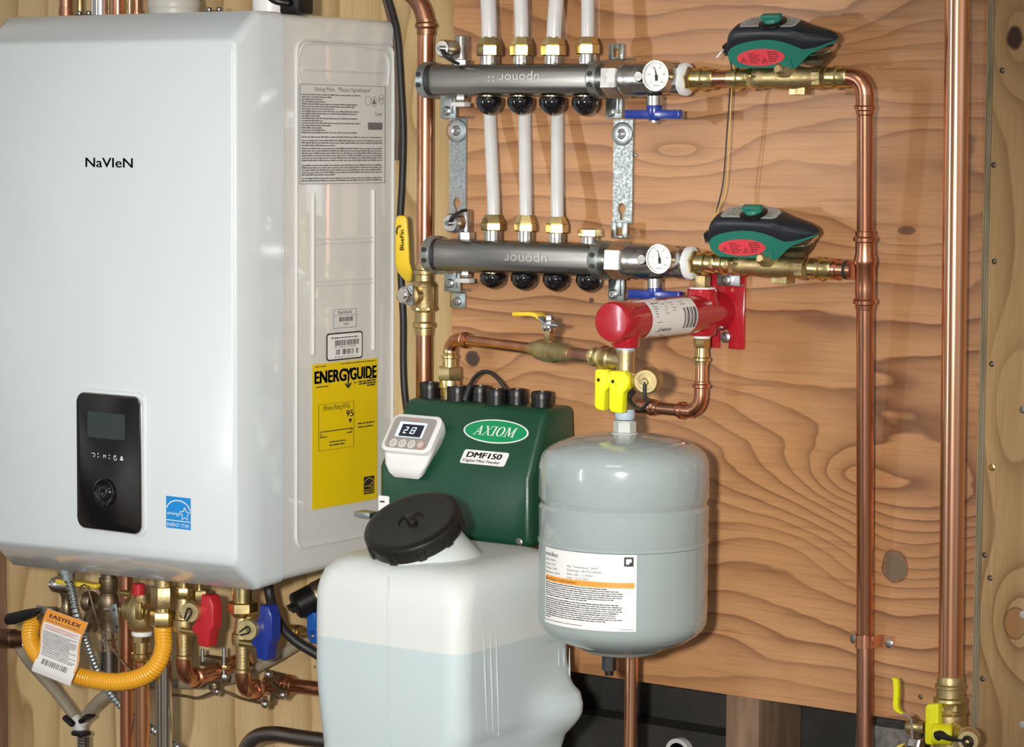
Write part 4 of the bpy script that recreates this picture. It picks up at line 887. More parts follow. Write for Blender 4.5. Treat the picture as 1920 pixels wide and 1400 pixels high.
# ================================================================== red cylinder on its wall plate
XR = .309
cyl_z = P(1375, 585, .0).z
rp = lambda y, dz=0., dx=0.: V((XR+dx, y, cyl_z+dz))
yfr = PX(1146, 604, XR).y; R1 = 38.5/sc(rp(yfr))
redt = thing('expansion_tank_bracket', rp(0, -.06), 'glossy red cylinder bracket standing out from the plywood, carrying the grey tank', 'bracket')
mb = MB(); Lr = -yfr
mb.lathe(rp(yfr), rp(-.003), [(0, R1*.90), (.0012, R1*.965), (.0038, R1), (.030, R1*.985), (Lr-.03, R1*.985), (Lr-.004, R1*1.03), (Lr-.004, R1)], 40)
mb.v = [V(q) for q in mb.v]; tubeo = mb.build('cylinder', 'red', redt)
mb = MB(); mb.lathe(rp(yfr-.0012), rp(yfr+.004), [(0, R1*.30), (.0003, R1*.62), (.0009, R1*.90), (.0022, R1*.93), (.005, R1*.93)], 40); mb.build('end_cap', 'red', tubeo)
yfp = PX(1173, 650, XR).y; ybp = PX(1316, 640, XR).y
zs = P(1173, 651, -yfp).z; zs2 = P(1316, 629, -ybp).z
mb = MB(); mb.lathe(rp(yfp, -R1*.5), V((XR, yfp, zs)), [(0, .021), ((cyl_z-R1*.5-zs)*.5, .0165), (cyl_z-R1*.5-zs-.001, .0158), (cyl_z-R1*.5-zs, .0145)], 26); mb.build('front_port', 'red', redt)
mb = MB(); mb.lathe(rp(ybp, -R1*.5), V((XR, ybp, zs2)), [(0, .021), ((cyl_z-R1*.5-zs2)*.6, .0170), (cyl_z-R1*.5-zs2-.001, .0162), (cyl_z-R1*.5-zs2, .0145)], 26); mb.build('back_port', 'red', redt)
zt = P(1318, 541, -ybp).z
mb = MB(); mb.lathe(rp(ybp, R1*.4), V((XR, ybp, zt)), [(0, .022), ((zt-cyl_z-R1*.4)*.5, .0185), (zt-cyl_z-R1*.4-.002, .0185), (zt-cyl_z-R1*.4, .017)], 26); mb.build('top_port', 'red', redt)
c = V((XR, ybp, zt)); MB().lathe(c-UP*.001, c+UP*.016, [(0, .0150), (.002, .0150), (.0021, .011), (.004, .011)], 20).box(c+UP*.009, (.014, .014, .014)).build('brass_plug', 'brass_cast', redt, bevel=.001)
MB().lathe(c-UP*.0005, c+UP*.002, [(0, .0165), (.0018, .0160), (.0025, .0135)], 22).build('tape', 'tape', redt)
# wall plate with two lower legs and a slot
pxl, pxr = P(1328, 600, 0).x, P(1399, 600, 0).x; zt2, zb2 = P(1396, 515, 0).z, P(1396, 655, 0).z
RM = mapY(0.); sl0, sl1 = P(1352, 640, 0).x, P(1369, 640, 0).x; zsl = P(1360, 620, 0).z
mb = MB(); mb.plate(RM, [(pxr-.002, zb2), (pxr, zb2+.002), (pxr, zt2), (pxl+.006, zt2+.004), (pxl, zt2-.002), (pxl, zb2), (sl0, zb2), (sl0, zsl), ((sl0+sl1)/2, zsl+.004), (sl1, zsl), (sl1, zb2)], 0., .005)
plate_ = mb.build('wall_plate', 'red', redt, bevel=.0012)
mb = MB(); c = P(1361, 632, .0055); screw(mb, c, ND, .0068, .004); mb.build('screw', 'screw_grey', plate_)
a, b = P(1342, 512, .02), P(1384, 537, .02)
cl = MB().box(V(((a.x+b.x)/2, -.0155, (a.z+b.z)/2)), (b.x-a.x, .003, a.z-b.z)).box(V(((a.x+b.x)/2, -.009, b.z+.001)), (b.x-a.x, .014, .002)).build('steel_clip', 'zinc', redt, bevel=.0006)
mb = MB(); screw(mb, P(1361, 525, .0175), ND, .0062, .003); mb.build('clip_screw', 'screw_grey', cl)
# label wrapped round the cylinder's right-front side
def RL(u, v, o=0.):      # u: along the cylinder towards the wall, v: angle measured up from level
    r = R1*.985+.0006+o; return V((XR+r*math.cos(v), u, cyl_z+r*math.sin(v)))
ua, ub = PX(1224, 585, XR+R1).y, PX(1309, 585, XR+R1).y
mb = MB(); v0, v1 = -1.02, 1.10; n = 14
for i in range(n): mb.rect(RL, ua, v0+(v1-v0)*i/n, ub, v0+(v1-v0)*(i+1)/n, 0)
lb = mb.build('label', 'paper', redt); mb = MB(); U = lambda t: ua+(ub-ua)*t; Vv = lambda t: v0+(v1-v0)*t
for i in range(6): mb.lines(RL, U(.08), U(.40), Vv(.86-.062*i), .030, .0004, fill=(1, .9, .95, .8, .9, .6)[i], lo=.004, hi=.010)
mb.lines(RL, U(.08), U(.36), Vv(.9), .055, .0004, lo=.01, hi=.02)
for i in range(4): mb.lines(RL, U(.47), U(.78), Vv(.88-.07*i), .028, .0004, fill=(.9, 1, .7, .95)[i])
mb.lines(RL, U(.1), U(.22), Vv(.42), .025, .0004); mb.lines(RL, U(.1), U(.22), Vv(.18), .025, .0004); mb.lines(RL, U(.06), U(.35), Vv(.06), .03, .0004); mb.lines(RL, U(.06), U(.45), Vv(.01), .025, .0004)
mb.text(RL, 'NEXUS', U(.345), Vv(.19), .16, wfit=(ub-ua)*.20, align='c', o=.0004, bold=.02)
stroke(mb, RL, [(U(.20), Vv(.17)), (U(.18), Vv(.24)), (U(.205), Vv(.33)), (U(.23), Vv(.24)), (U(.20), Vv(.17))], .0012, .0004)
stroke(mb, RL, [(U(.04), Vv(.97)), (U(.42), Vv(.97)), (U(.445), Vv(.9)), (U(.445), Vv(.22)), (U(.42), Vv(.14)), (U(.05), Vv(.12))], .0009, .0004)
for i, (t, wd_) in enumerate(((.70, .012), (.745, .006), (.775, .018), (.83, .008), (.862, .014), (.905, .006), (.925, .018), (.965, .006))):
    for j in range(5): mb.rect(RL, U(t), Vv(.22+.10*j), U(t)+wd_*.16, Vv(.32+.10*j), .0004)
mb.build('print', 'ink', lb)
# ================================================================== service tee between red cylinder and grey tank
XT, YT = XR, yfp
tz = lambda py: P(1173, py, -YT).z
q = lambda py, dx=0., dy=0.: V((XT+dx, YT+dy, tz(py)))
tee = thing('service_valve', q(800), 'brass tank valve with two bright yellow paddles and a round capped drain', 'valve')
kt = 1/sc(q(700))
MB().lathe(q(663), q(648), [(0, 16.5*kt), (.003, 17.5*kt), (.007, 17.5*kt), (.0095, 17*kt)], 24).build('sealant_ring', 'tape_blue', tee)
mb = MB(); mb.lathe(q(694), q(658), [(0, 17.5*kt), (.024, 17.5*kt)], 26); mb.lathe(tpx(1131), q(677), [(0, 18*kt), (.004, 21*kt), (.012, 22*kt), (.014, 19*kt), (.032, 17*kt)], 26); mb.build('tee_body', 'brass_cast', tee)
MB().lathe(tpx(1134), tpx(1139), [(0, 20*kt), (.001, 23*kt), (.003, 23*kt), (.004, 20*kt)], 26).build('tee_collar', 'brass', tee)
mb = MB(); mb.lathe(q(694), q(772), [(0, 18*kt), (.006, 19*kt), (.03, 18*kt), (.034, 15*kt), (.052, 15*kt)], 24); mb.hexa(q(770), q(736), 17*kt, ph=.35)
cp = P(1213, 714, -YT+.034); mb.cyl(q(712), cp, 15*kt, 20); mb.build('valve_body', 'brass_cast', tee)
cdir = V((.30, -.95, -.02)).normalized()
mb = MB(); rc = 25*kt; mb.lathe(cp-cdir*.016, cp+cdir*.006, [(0, rc*.85), (.002, rc), (.014, rc), (.018, rc*.97), (.020, rc*.90), (.022, rc*.84), (.022, rc*.62), (.0212, rc*.60), (.0212, .0001)], 36); mb.cyl(cp+cdir*.004, cp+cdir*.011, .0042, 14, .001); dc = mb.build('drain_cap', 'brass_cap', tee)
pts = smooth([cp+cdir*.009, cp+cdir*.012+V((.001, 0, -.016)), P(1216, 752, -YT+.045), P(1203, 766, -YT+.04), P(1190, 762, -YT+.025), P(1181, 752, -YT+.018), P(1181, 742, -YT+.014), P(1188, 733, -YT+.014)], 8)
MB().tube(pts, [.0022+.0022*max(0, (i/len(pts)-.45)) for i in range(len(pts))], 10).build('cap_lanyard', 'black_rubber', dc)
# two yellow paddles side by side, facing left-front
for (x0_, x1_, y0_, y1_, dd) in ((1114, 1144, 692, 770, .014), (1141, 1178, 695, 775, .030)):
    d_ = -YT+dd; HM = mapY(-d_); hp = lambda px, py: (lambda p: (p.x, p.z))(P(px, py, d_))
    w_ = x1_-x0_
    pts = [hp(x0_+1, y0_+3), hp(x0_+4, y0_), hp(x1_-9, y0_+1), hp(x1_-2, y0_+10), hp(x1_, y0_+22), hp(x1_-3, y0_+34), hp(x1_-11, y0_+42), hp(x1_-13, y1_), hp(x0_+4, y1_-3), hp(x0_, y1_-10)]
    pd = MB().plate(HM, pts, -.012, 0.).build('paddle_handle', 'yellow_acid', tee, bevel=.0022, seg=3)
    c = P(x0_+8, y0_+20, d_); MB().lathe(c-ND*.001, c+ND*.0005, [(0, .0022), (.0012, .0022), (.0015, .0005)], 12).build('screw_hole', 'ink', pd)
MB().lathe(q(786), q(769), [(0, 17*kt), (.003, 19*kt), (.009, 19*kt), (.012, 17*kt)], 24).build('lower_sealant', 'tape_blue', tee)
# copper loop from the red bracket's back port
q2 = lambda py: V((XR, ybp, P(1318, py, -ybp).z)); kq = 1/sc(q2(700)); rl_ = 11.5*kq
loop = thing('copper_pipe', q2(770), 'copper loop dropping from the red bracket and turning left behind the tank valve', 'pipe')
MB().lathe(q2(634), q2(628), [(0, 16*kq), (.0035, 17*kq)], 22).build('sealant_ring', 'tape', loop)
mb = MB(); mb.hexa(q2(652), q2(634), 16*kq, ph=.3); mb.lathe(q2(650), q2(684), [(0, 12*kq), (12*kq, 13*kq), (19*kq, 13.5*kq), (21*kq, 16.5*kq), (26*kq, 16.5*kq), (28*kq, 13.5*kq), (34*kq, 13*kq)], 22); mb.build('adaptor', 'brass', loop)
el_c = q2(772); lf = V((P(1196, 764, -ybp).x, ybp, el_c.z+.001))
MB().cyl(q2(682), q2(724), rl_, 20).build('pipe', 'copper_bright', loop)
mb = MB(); mb.tube(fillet([q2(716), el_c, el_c+V((-.026, 0, 0))], .022, 12), rl_*1.12, 20)
mb.lathe(q2(714), q2(740), [(0, rl_*1.05), (2*kq, rl_*1.15), (5*kq, rl_*1.15), (7*kq, rl_*1.45), (12*kq, rl_*1.45), (14*kq, rl_*1.12), (26*kq, rl_*1.12)], 22)
e1 = el_c+V((-.034, 0, 0)); mb.lathe(e1, el_c+V((-.012, 0, 0)), [(0, rl_*1.05), (.001, rl_*1.15), (.004, rl_*1.15), (.0055, rl_*1.45), (.009, rl_*1.45), (.011, rl_*1.12), (.022, rl_*1.12)], 22); mb.build('elbow', 'copper', loop)
MB().cyl(lf, e1+V((.006, 0, 0)), rl_, 20).build('level_pipe', 'copper_dull', loop)
MB().lathe(lf+V((.030, 0, 0)), lf, [(0, rl_*1.02), (.001, rl_*1.2), (.006, rl_*1.2), (.008, rl_*1.4), (.012, rl_*1.4), (.014, rl_*1.2), (.03, rl_*1.2)], 20).build('coupling', 'copper', loop)
# ================================================================== grey expansion tank
tk_top, tk_sh, tk_low, tk_bot = tz(798), tz(866), tz(1165), tz(1216)
RK = 159/sc(V((XT, YT, 1.0)))
tank = thing('expansion_tank', V((XT, YT, tk_bot)), 'grey steel expansion tank hanging under the red cylinder, white label on its side', 'tank')
g1z, g2z = tz(942), tz(1006); Hh = tk_top-tk_bot; T_ = lambda z: z-tk_bot
prof = [(0, .046), (T_(tz(1207)), RK*.60), (T_(tz(1196)), RK*.78), (T_(tz(1184)), RK*.90), (T_(tz(1174)), RK*.962), (T_(tz(1163)), RK*.992), (T_(tz(1150)), RK), (T_(g2z)-.006, RK), (T_(g2z)-.0045, RK+.0012), (T_(g2z)-.0015, RK+.0012), (T_(g2z), RK-.0008), (T_(g2z)+.002, RK),
        (T_(g1z)-.008, RK), (T_(g1z)-.004, RK+.0003), (T_(g1z), RK-.0028), (T_(g1z)+.0045, RK-.0012), (T_(g1z)+.008, RK+.0004), (T_(tz(872)), RK), (T_(tz(860)), RK*.988), (T_(tz(849)), RK*.955), (T_(tz(839)), RK*.89), (T_(tz(829)), RK*.77), (T_(tz(821)), RK*.60), (T_(tz(815)), RK*.40), (T_(tz(812)), .016)]
mb = MB(); mb.lathe(V((XT, YT, tk_bot)), V((XT, YT, tk_top+.02)), prof, 72); mb.build('shell', 'tank_grey', tank)
ztp = tz(812)
MB().lathe(V((XT, YT, ztp-.003)), V((XT, YT, tz(786))), [(0, .017), (.004, .0155), (.005, .0115), (max(.008, tz(786)-ztp+.002), .0115)], 22).hexa(V((XT, YT, ztp+.0005)), V((XT, YT, tz(789))), .0132).build('nipple', 'primer', tank)
mb = MB(); zb_ = tk_bot; mb.lathe(V((XT, YT, tz(1227))), V((XT, YT, tk_bot+.003)), [(0, .010), (.002, .030), (.004, .042), (tk_bot+.003-tz(1227), .052)], 40); mb.build('bottom_flange', 'primer', tank)
a = V((XT-.010, YT-.012, tz(1230))); MB().cyl(a, a-UP*.016, .0085, 6).cyl(a-UP*.014, a-UP*.022, .0055, 12).build('air_valve_cap', 'black', tank)
# label wrapped on the tank
camdir = math.atan2(CAM.y-YT, CAM.x-XT)
def ang_at(px):            # angle round the tank that shows at this photo column
    best = None
    for i in range(-900, 901):
        t = camdir+i*.00165; p = V((XT+RK*math.cos(t), YT+RK*math.sin(t), tz(1100)))
        c_ = M3.transposed() @ (p-CAM); x_ = CX-FP*c_.x/c_.z
        if best is None or abs(x_-px) < best[0]: best = (abs(x_-px), t)
    return best[1]
t0, t1 = ang_at(1023.5), ang_at(1193); lz1, lz0 = tz(1038), tz(1179)
lz1, lz0 = P(1193, 1040, -(YT+RK*math.sin(t1))).z, P(1193, 1184, -(YT+RK*math.sin(t1))).z
KL = lambda u, v, o=0.: V((XT+(RK+.0004+o)*math.cos(t0+(t1-t0)*u), YT+(RK+.0004+o)*math.sin(t0+(t1-t0)*u), lz0+(lz1-lz0)*v))
LM = (t1-t0)*RK; LHt = lz1-lz0
KM = lambda x, y, o=0.: KL(x/LM, y/LHt, o)          # metres on the label
mb = MB(); mb.rect(KM, 0, 0, LM, LHt, .0003, 24); lb = mb.build('label', 'paper', tank)
X = lambda t: LM*t; Yv = lambda t: LHt*(1-t)
mb = MB(); mb.rect(KM, X(.018), Yv(.435), X(.98), Yv(.362), .0007, 20); ob = mb.build('warning_band', 'orange', lb)
mb = MB(); mb.text(KM, 'resideo', X(.012), Yv(.105), LHt*.062, wfit=LM*.20, o=.0007, bold=.004)
for i, (tx, f_) in enumerate((('Model:  TX30-15', .17), ('Capacity:  2 Gal', .16), ('Precharge:  12 PSI', .18), ('Max Pressure:  100 PSI', .22))): mb.text(KM, tx, X(.014), Yv(.165+i*.055), LHt*.028, wfit=LM*f_, o=.0007)
for i, (tx, f_) in enumerate((('Max. Temperature:  240\u00b0F', .32), ('Diaphragm:  BUTYL/EPDM', .35), ('Date code:  11102021', .27), ('Date:  12-22-2021', .23))): mb.text(KM, tx, X(.33), Yv(.205+i*.05), LHt*.028, wfit=LM*f_, o=.0007)
mb.poly(KM, [(X(.022), Yv(.42)), (X(.05), Yv(.42)), (X(.036), Yv(.378))], .0009)
mb.text(KM, 'WARNING / AVERTISSEMENT', X(.062), Yv(.418), LHt*.032, wfit=LM*.38, o=.0010)
for i in range(17):
    yv = .462+i*.0275+(.012 if i > 6 else 0); mb.lines(KM, X(.018), X(.90), Yv(yv), LHt*.0135, .0007, fill=(.82, .93, .97, .98, .97, .88, .6, .93, .97, .96, .97, .93, .90, .92, .97, .8, .1)[i], lo=.003, hi=.009)
mb.lines(KM, X(.018), X(.5), Yv(.955), LHt*.008, .0007); mb.lines(KM, X(.86), X(.97), Yv(.975), LHt*.008, .0007)
mb.build('print', 'ink', lb); mb = MB()
a, b = X(.885), Yv(.150); mk = LM*.085
for (u0, v0_, u1, v1_) in ((0, 0, 1, .22), (0, .80, 1, 1), (0, .22, .2, .8), (.8, .22, 1, .8), (.56, .22, .8, .42)): mb.rect(KM, a+mk*u0, b+mk*v0_, a+mk*u1, b+mk*v1_, .0007)
mb.build('maker_mark', 'ink', lb)
# pipe that rises behind the tank from below
c = P(1183, 1300, .10); root = thing('copper_pipe', V((c.x, c.y, .70)), 'bright straight copper pipe below the grey tank, in front of the dark bay', 'pipe')
MB().cyl(V((c.x, c.y, .33)), V((c.x, c.y, P(1183, 1200, .10).z)), rad(25, c), 22).build('pipe', 'copper_bright', root)
# ================================================================== green feeder
DFt, DFb, DFk = .078, .122, .016                      # depth of the top edge, of the lower front, of the back
tl_, tr_ = P(764, 768, DFt), P(1022, 766, DFt); ml_, mr_ = P(708, 876, DFb), P(991, 895, DFb); br_ = P(994, 1029, DFb)
fx0, fx1 = P(709, 940, DFb).x, P(992, 960, DFb).x
tx0, tx1 = tl_.x, tr_.x; zt_, zm_, zb_ = tr_.z, (ml_.z+mr_.z)/2, br_.z
feeder = thing('glycol_feeder', V(((fx0+fx1)/2, -.08, zb_)), 'dark green plastic feeder unit with white keypad and row of black caps', 'feeder')
def hexa_(xl0, xr0, y0, z0, xl1, xr1, y1, z1, xl2, xr2, y2, z2, yb):
    """body profile lofted down the front: top edge, bend, foot"""
    return [[V((xl0, yb, z0)), V((xr0, yb, z0)), V((xr0, y0, z0)), V((xl0, y0, z0))], [V((xl1, yb, z1)), V((xr1, yb, z1)), V((xr1, y1, z1)), V((xl1, y1, z1))], [V((xl2, yb, z2)), V((xr2, yb, z2)), V((xr2, y2, z2)), V((xl2, y2, z2))]]
xt0 = P(762, 762, DFt).x; xt1 = fx1-.004
mb = MB(); mb.loft(hexa_(xt0, xt1, -DFt, zt_, fx0, fx1, -DFb, zm_, fx0, fx1+.001, -DFb, zb_, -DFk)); shell = mb.build('shell', 'green', feeder, bevel=.009, seg=4)
# the sloping front as a drawing surface: u across, v up from the bend
sl_n = V((0, -(zt_-zm_), -(DFb-DFt)*-1)).normalized(); sl_n = V((0, -(zt_-zm_), (DFb-DFt))).normalized(); sl_up = V((0, (DFb-DFt), (zt_-zm_))).normalized()
SL = lambda u, v, o=0.: V((u, -DFb, zm_))+sl_up*v+sl_n*(o)
def slp(px, py):
    r = ray(px, py); o_ = V((0, -DFb, zm_)); t = (o_-CAM).dot(sl_n)/r.dot(sl_n); p = CAM+r*t
    return p.x, (p-o_).dot(sl_up)
cu, cv = slp(930, 809); e1u, _ = slp(869, 807); e2u, _ = slp(992, 811); _, vt = slp(931, 787); _, vb_ = slp(929, 832)
ew, eh = (e2u-e1u)/2, (vt-vb_)/2
lg = MB().plate(SL, ell(cu, cv, ew, eh, 48), 0, .0006).build('logo_sticker', 'paper', feeder)
MB().plate(SL, ell(cu, cv, ew*.955, eh*.90, 48), .0005, .0009).build('logo_field', 'green_logo', lg)
mb = MB(); hh_ = eh*.80
# serif capitals A X I O M drawn as strokes with slab serifs
def serif_word(mb, mp, x0, y0, h, w_, o):
    adv = {'A': .95, 'X': 1.0, 'I': .50, 'O': 1.0, 'M': 1.18}; tot = sum(adv[c] for c in 'AXIOM'); sx = w_/tot; x = x0; sh = .30; th, tn = h*.17, h*.075
    def bar(a, b, wd_):      # a,b in letter units
        (ax_, ay), (bx, by) = a, b
        pt = lambda px, py: (x+px*sx+py*h*sh, y0+py*h); hw_ = wd_/2
        p, q = pt(ax_, ay), pt(bx, by); mb.poly(mp, [(p[0]-hw_, p[1]), (p[0]+hw_, p[1]), (q[0]+hw_, q[1]), (q[0]-hw_, q[1])], o)
    def sf(px, py, wd_=.34): 
        pt = (x+px*sx+py*h*sh, y0+py*h); hw_ = wd_*sx/2; k_ = h*.05*(1 if py < .5 else -1); mb.poly(mp, [(pt[0]-hw_, pt[1]), (pt[0]+hw_, pt[1]), (pt[0]+hw_, pt[1]+k_), (pt[0]-hw_, pt[1]+k_)], o)
    for c in 'AXIOM':
        if c == 'A': bar((.12, 0), (.52, 1), tn); bar((.78, 0), (.48, 1), th); bar((.32, .33), (.66, .40), tn*.9); mb.rect(mp, x+.27*sx+.36*h*sh, y0+h*.30, x+.66*sx+.36*h*sh, y0+h*.38, o); sf(.12, 0); sf(.78, 0, .4)
        if c == 'X': bar((.12, 0), (.84, 1), tn); bar((.80, 0), (.18, 1), th); [sf(*q) for q in ((.12, 0), (.82, 0), (.18, 1), (.84, 1))]
        if c == 'I': bar((.24, 0), (.24, 1), th); sf(.24, 0, .4); sf(.24, 1, .4)
        if c == 'O':
            n_ = 26; oo, ii = [], []
            for k_ in range(n_+1):
                a = 2*math.pi*k_/n_; py = .5+.52*math.sin(a); pz = .5+.46*math.sin(a)
                oo.append((x+(.46+.44*math.cos(a))*sx+py*h*sh, y0+py*h)); ii.append((x+(.46+.25*math.cos(a))*sx+pz*h*sh, y0+pz*h))
            for k_ in range(n_): mb.poly(mp, [oo[k_], oo[k_+1], ii[k_+1], ii[k_]], o)
        if c == 'M': bar((.14, 0), (.20, 1), tn); bar((.58, .08), (.24, 1), th); bar((.58, .08), (.94, 1), tn); bar((.98, 0), (.94, 1), th); [sf(*q) for q in ((.14, 0), (.98, 0, .38), (.16, 1), (.98, 1))]
        x += adv[c]*sx
    return mb
serif_word(mb, SL, cu-ew*.66, cv-hh_*.5, hh_, ew*1.25, .0013); mb.build('logo_print', 'paper', lg)
u0, v0 = slp(866, 868); u1, v1 = slp(950, 845)
a0 = slp(864, 868); a1 = slp(947, 875); a2 = slp(951, 850); a3 = slp(872, 841)
u0, u1, v0, v1 = (a0[0]+a3[0])/2, (a1[0]+a2[0])/2, (a0[1]+a1[1])/2, (a2[1]+a3[1])/2
def lean(pts): return [(u+(v-v0)*.14, v) for u, v in pts]
ms = MB().plate(SL, lean(rrect(u0-.002, v0, u1, v1, .003)), 0, .0006).build('model_sticker', 'paper', feeder)
W_, H_ = u1-u0, v1-v0; mb = MB(); mb.text(SL, 'DMF150', u0+W_*.09, v0+H_*.46, H_*.40, wfit=W_*.80, o=.001, shear=.14, bold=.035); mb.text(SL, 'Digital Mini Feeder', u0+W_*.03, v0+H_*.14, H_*.20, wfit=W_*.86, o=.001, shear=.14, bold=.015)
mb.build('print', 'ink', ms)
# keypad module in its recess, tilted up towards the user
def onplane(px, py, o_, n_): r = ray(px, py); return CAM+r*((o_-CAM).dot(n_)/r.dot(n_))
kn_ = V((0, -.80, .60)).normalized(); ko = P(770, 835, DFb+.012)
kc = [onplane(*q, ko, kn_) for q in ((736, 786), (822, 779), (790, 842), (714, 838))]   # tl tr br bl of the glass
kup = V((0, .60, .80)); ku_ = RT
def kuv(px, py): p = onplane(px, py, ko, kn_); return (p-ko).dot(ku_), (p-ko).dot(kup)
K = lambda u, v, o=0.: ko+ku_*u+kup*v+kn_*o
A_, B_, C_, D_ = [kuv(*q) for q in ((737, 777), (832, 777), (806, 846), (711, 846))]
ku0, ku1, kv0, kv1 = (A_[0]+D_[0])/2-.001, (B_[0]+C_[0])/2, (C_[1]+D_[1])/2, (A_[1]+B_[1])/2
mb = MB(); rr1 = rrect(ku0, kv0, ku1, kv1, .011, 6); rr2 = rrect(ku0+.002, kv0+.002, ku1-.002, kv1-.002, .010, 6)
kc_ = K((ku0+ku1)/2, (kv0+kv1)/2)
low = [K(u, v, -.004)+V((0, .010, -.0)) for u, v in rr1]
uc = (ku0+ku1)/2; kt_ = lambda v: (v-kv0)/(kv1-kv0)
lowr = lambda sh, dn, o0, o1: [K(uc+(u-uc)*sh, v-dn*(1-kt_(v))-.004*kt_(v), o0+o1*kt_(v)) for u, v in rr1]
mb.loft([lowr(.62, .024, -.026, -.012), lowr(.74, .0225, -.0185, -.016), lowr(.88, .015, -.0125, -.016), [K(u, v, -.0085) for u, v in rr1], [K(u, v, -.0015) for u, v in rr1], [K(u, v, 0) for u, v in rr2]]); kp = mb.build('keypad', 'white_plastic', feeder, ang=50)
iu0, iu1, iv0, iv1 = ku0+.006, ku1-.006, kv0+.004, kv1-.005
MB().plate(K, rrect(iu0, iv0, iu1, iv1, .007), 0, .0005).build('keypad_face', 'panel_grey', kp)
du0, dv0 = iu0+(iu1-iu0)*.16, iv0+(iv1-iv0)*.36; du1, dv1 = iu0+(iu1-iu0)*.80, iv0+(iv1-iv0)*.84
MB().plate(K, rrect(du0, dv0, du1, dv1, .001), .0004, .0009).build('screen_frame', 'lcd_frame', kp)
sm = .0028; MB().plate(K, [(du0+sm*2, dv0+.0008), (du1-sm, dv0+.0008), (du1-sm, dv1-sm*1.2), (du0+sm*2, dv1-sm*1.2)], .0008, .0012).build('screen', 'lcd', kp)
mb = MB(); SEG = {'2': 'abged', '1': 'bc', '3': 'abgcd'}; x = du0+(du1-du0)*.26; hh2 = (dv1-dv0)*.44; w2_ = hh2*.48; y = dv0+(dv1-dv0)*.22; t_ = hh2*.11
def skew(u, v, o=0.): return K(u+(v-y)*.18, v, o)
for ch in '213':
    bx = x
    for sg in SEG[ch]:
        r_ = {'a': (bx, y+hh2-t_, bx+w2_, y+hh2), 'd': (bx, y, bx+w2_, y+t_), 'g': (bx, y+hh2/2-t_/2, bx+w2_, y+hh2/2+t_/2), 'b': (bx+w2_-t_, y+hh2/2, bx+w2_, y+hh2), 'c': (bx+w2_-t_, y, bx+w2_, y+hh2/2), 'e': (bx, y, bx+t_, y+hh2/2)}[sg]
        mb.rect(skew, *r_, .0015)
    x += w2_*1.45 if ch != '1' else w2_*1.25
mb.rect(skew, x-w2_*1.72, y, x-w2_*1.72+t_, y+t_, .0015)
mb.build('digits', 'lcd_digit', kp)
mb = MB(); mb.lines(K, iu0+(iu1-iu0)*.34, iu0+(iu1-iu0)*.62, iv1-.0045, .0022, .0008, lo=.006, hi=.008); mb.build('maker_print', 'ink_red', kp)
for i in range(4):
    bu = iu0+(iu1-iu0)*(.20+.215*i); bv = iv0+(iv1-iv0)*.15
    b_ = MB().plate(K, ell(bu, bv, .0056, .0056, 20), .0004, .0012).build('key', 'white_plastic' if i < 3 else 'ink_red', kp)
    mb = MB(); mb.poly(K, ell(bu, bv, .0046, .0046, 20), .0014); mb.build('key_face', 'panel_grey', b_) if False else mb.build('key_face', mat('key_grey', (.55, .53, .50), .4) if i == 0 else MT['panel_key'], kp)
    if i == 0: MT['panel_key'] = bpy.data.materials['key_grey']
# black threaded caps, cord loop, sticker, screw, bracket tab
for i, (px, py, d_) in enumerate(((806, 742, .045), (858, 744, .060), (900, 744, .042), (931, 748, .062), (969, 748, .048), (1016, 751, .056))):
    c = P(px, py+14, d_); c = V((c.x, c.y, zt_-.001)); r = rad(40, c); h_ = .0195
    cp_ = MB().lathe(c, c+UP*h_, [(0, r*1.08), (.002, r*1.08), (.0021, r), (h_*.5, r*1.0), (h_*.5, r*.97), (h_*.54, r*.97), (h_*.55, r*1.02), (h_-.001, r*1.02), (h_, r*.98), (h_, r*.80), (h_-.006, r*.78), (h_-.006, .0001)], 26).build('cap', 'black', feeder)
    mb = MB()
    for k_ in range(14):
        a = 2*math.pi*k_/14; n_ = V((math.cos(a), math.sin(a), 0)); mb.box(c+n_*(r*1.015)+UP*(h_*.78), (.0012, .0022, h_*.36), (n_, V((-n_.y, n_.x, 0)), UP))
    if i == 1: mb2 = MB().cyl(c+UP*.004, c+UP*.03, r*.5, 12)
cordp = smooth([P(x, y, d_) for x, y, d_ in ((872, 748, .06), (879, 728, .06), (889, 708, .06), (904, 697, .058), (920, 699, .058), (936, 713, .056), (949, 731, .052), (958, 746, .05))], 8)
MB().tube(cordp, .0024, 10).build('cord', 'black_rubber', feeder)
MB().tube(cordp[:12], [.0064-.0003*i for i in range(12)], 12).build('strain_relief', 'black_rubber', feeder)
a, b = P(709, 928, DFb), P(730, 950, DFb); ws = MB().plate(mapY(-DFb), rrect(a.x+.001, b.z-.006, b.x, a.z, .0015), 0, .0006).build('white_sticker', 'paper', feeder)
a, b = P(713, 938, DFb), P(722, 942, DFb); MB().rect(mapY(-DFb), a.x, b.z, b.x, a.z, .001).build('print', 'ink', ws)
mb = MB(); screw(mb, P(974, 1016, DFb-.0002), ND, .0052, .003); mb.build('screw', 'screw_grey', feeder)
a = P(671, 958, DFb-.01); b = P(700, 964, DFb-.01); MB().box(V(((a.x+b.x)/2, -DFb+.012, a.z-.003)), (b.x-a.x, .020, .0075)).build('bracket_tab', 'zinc', feeder, bevel=.0008)
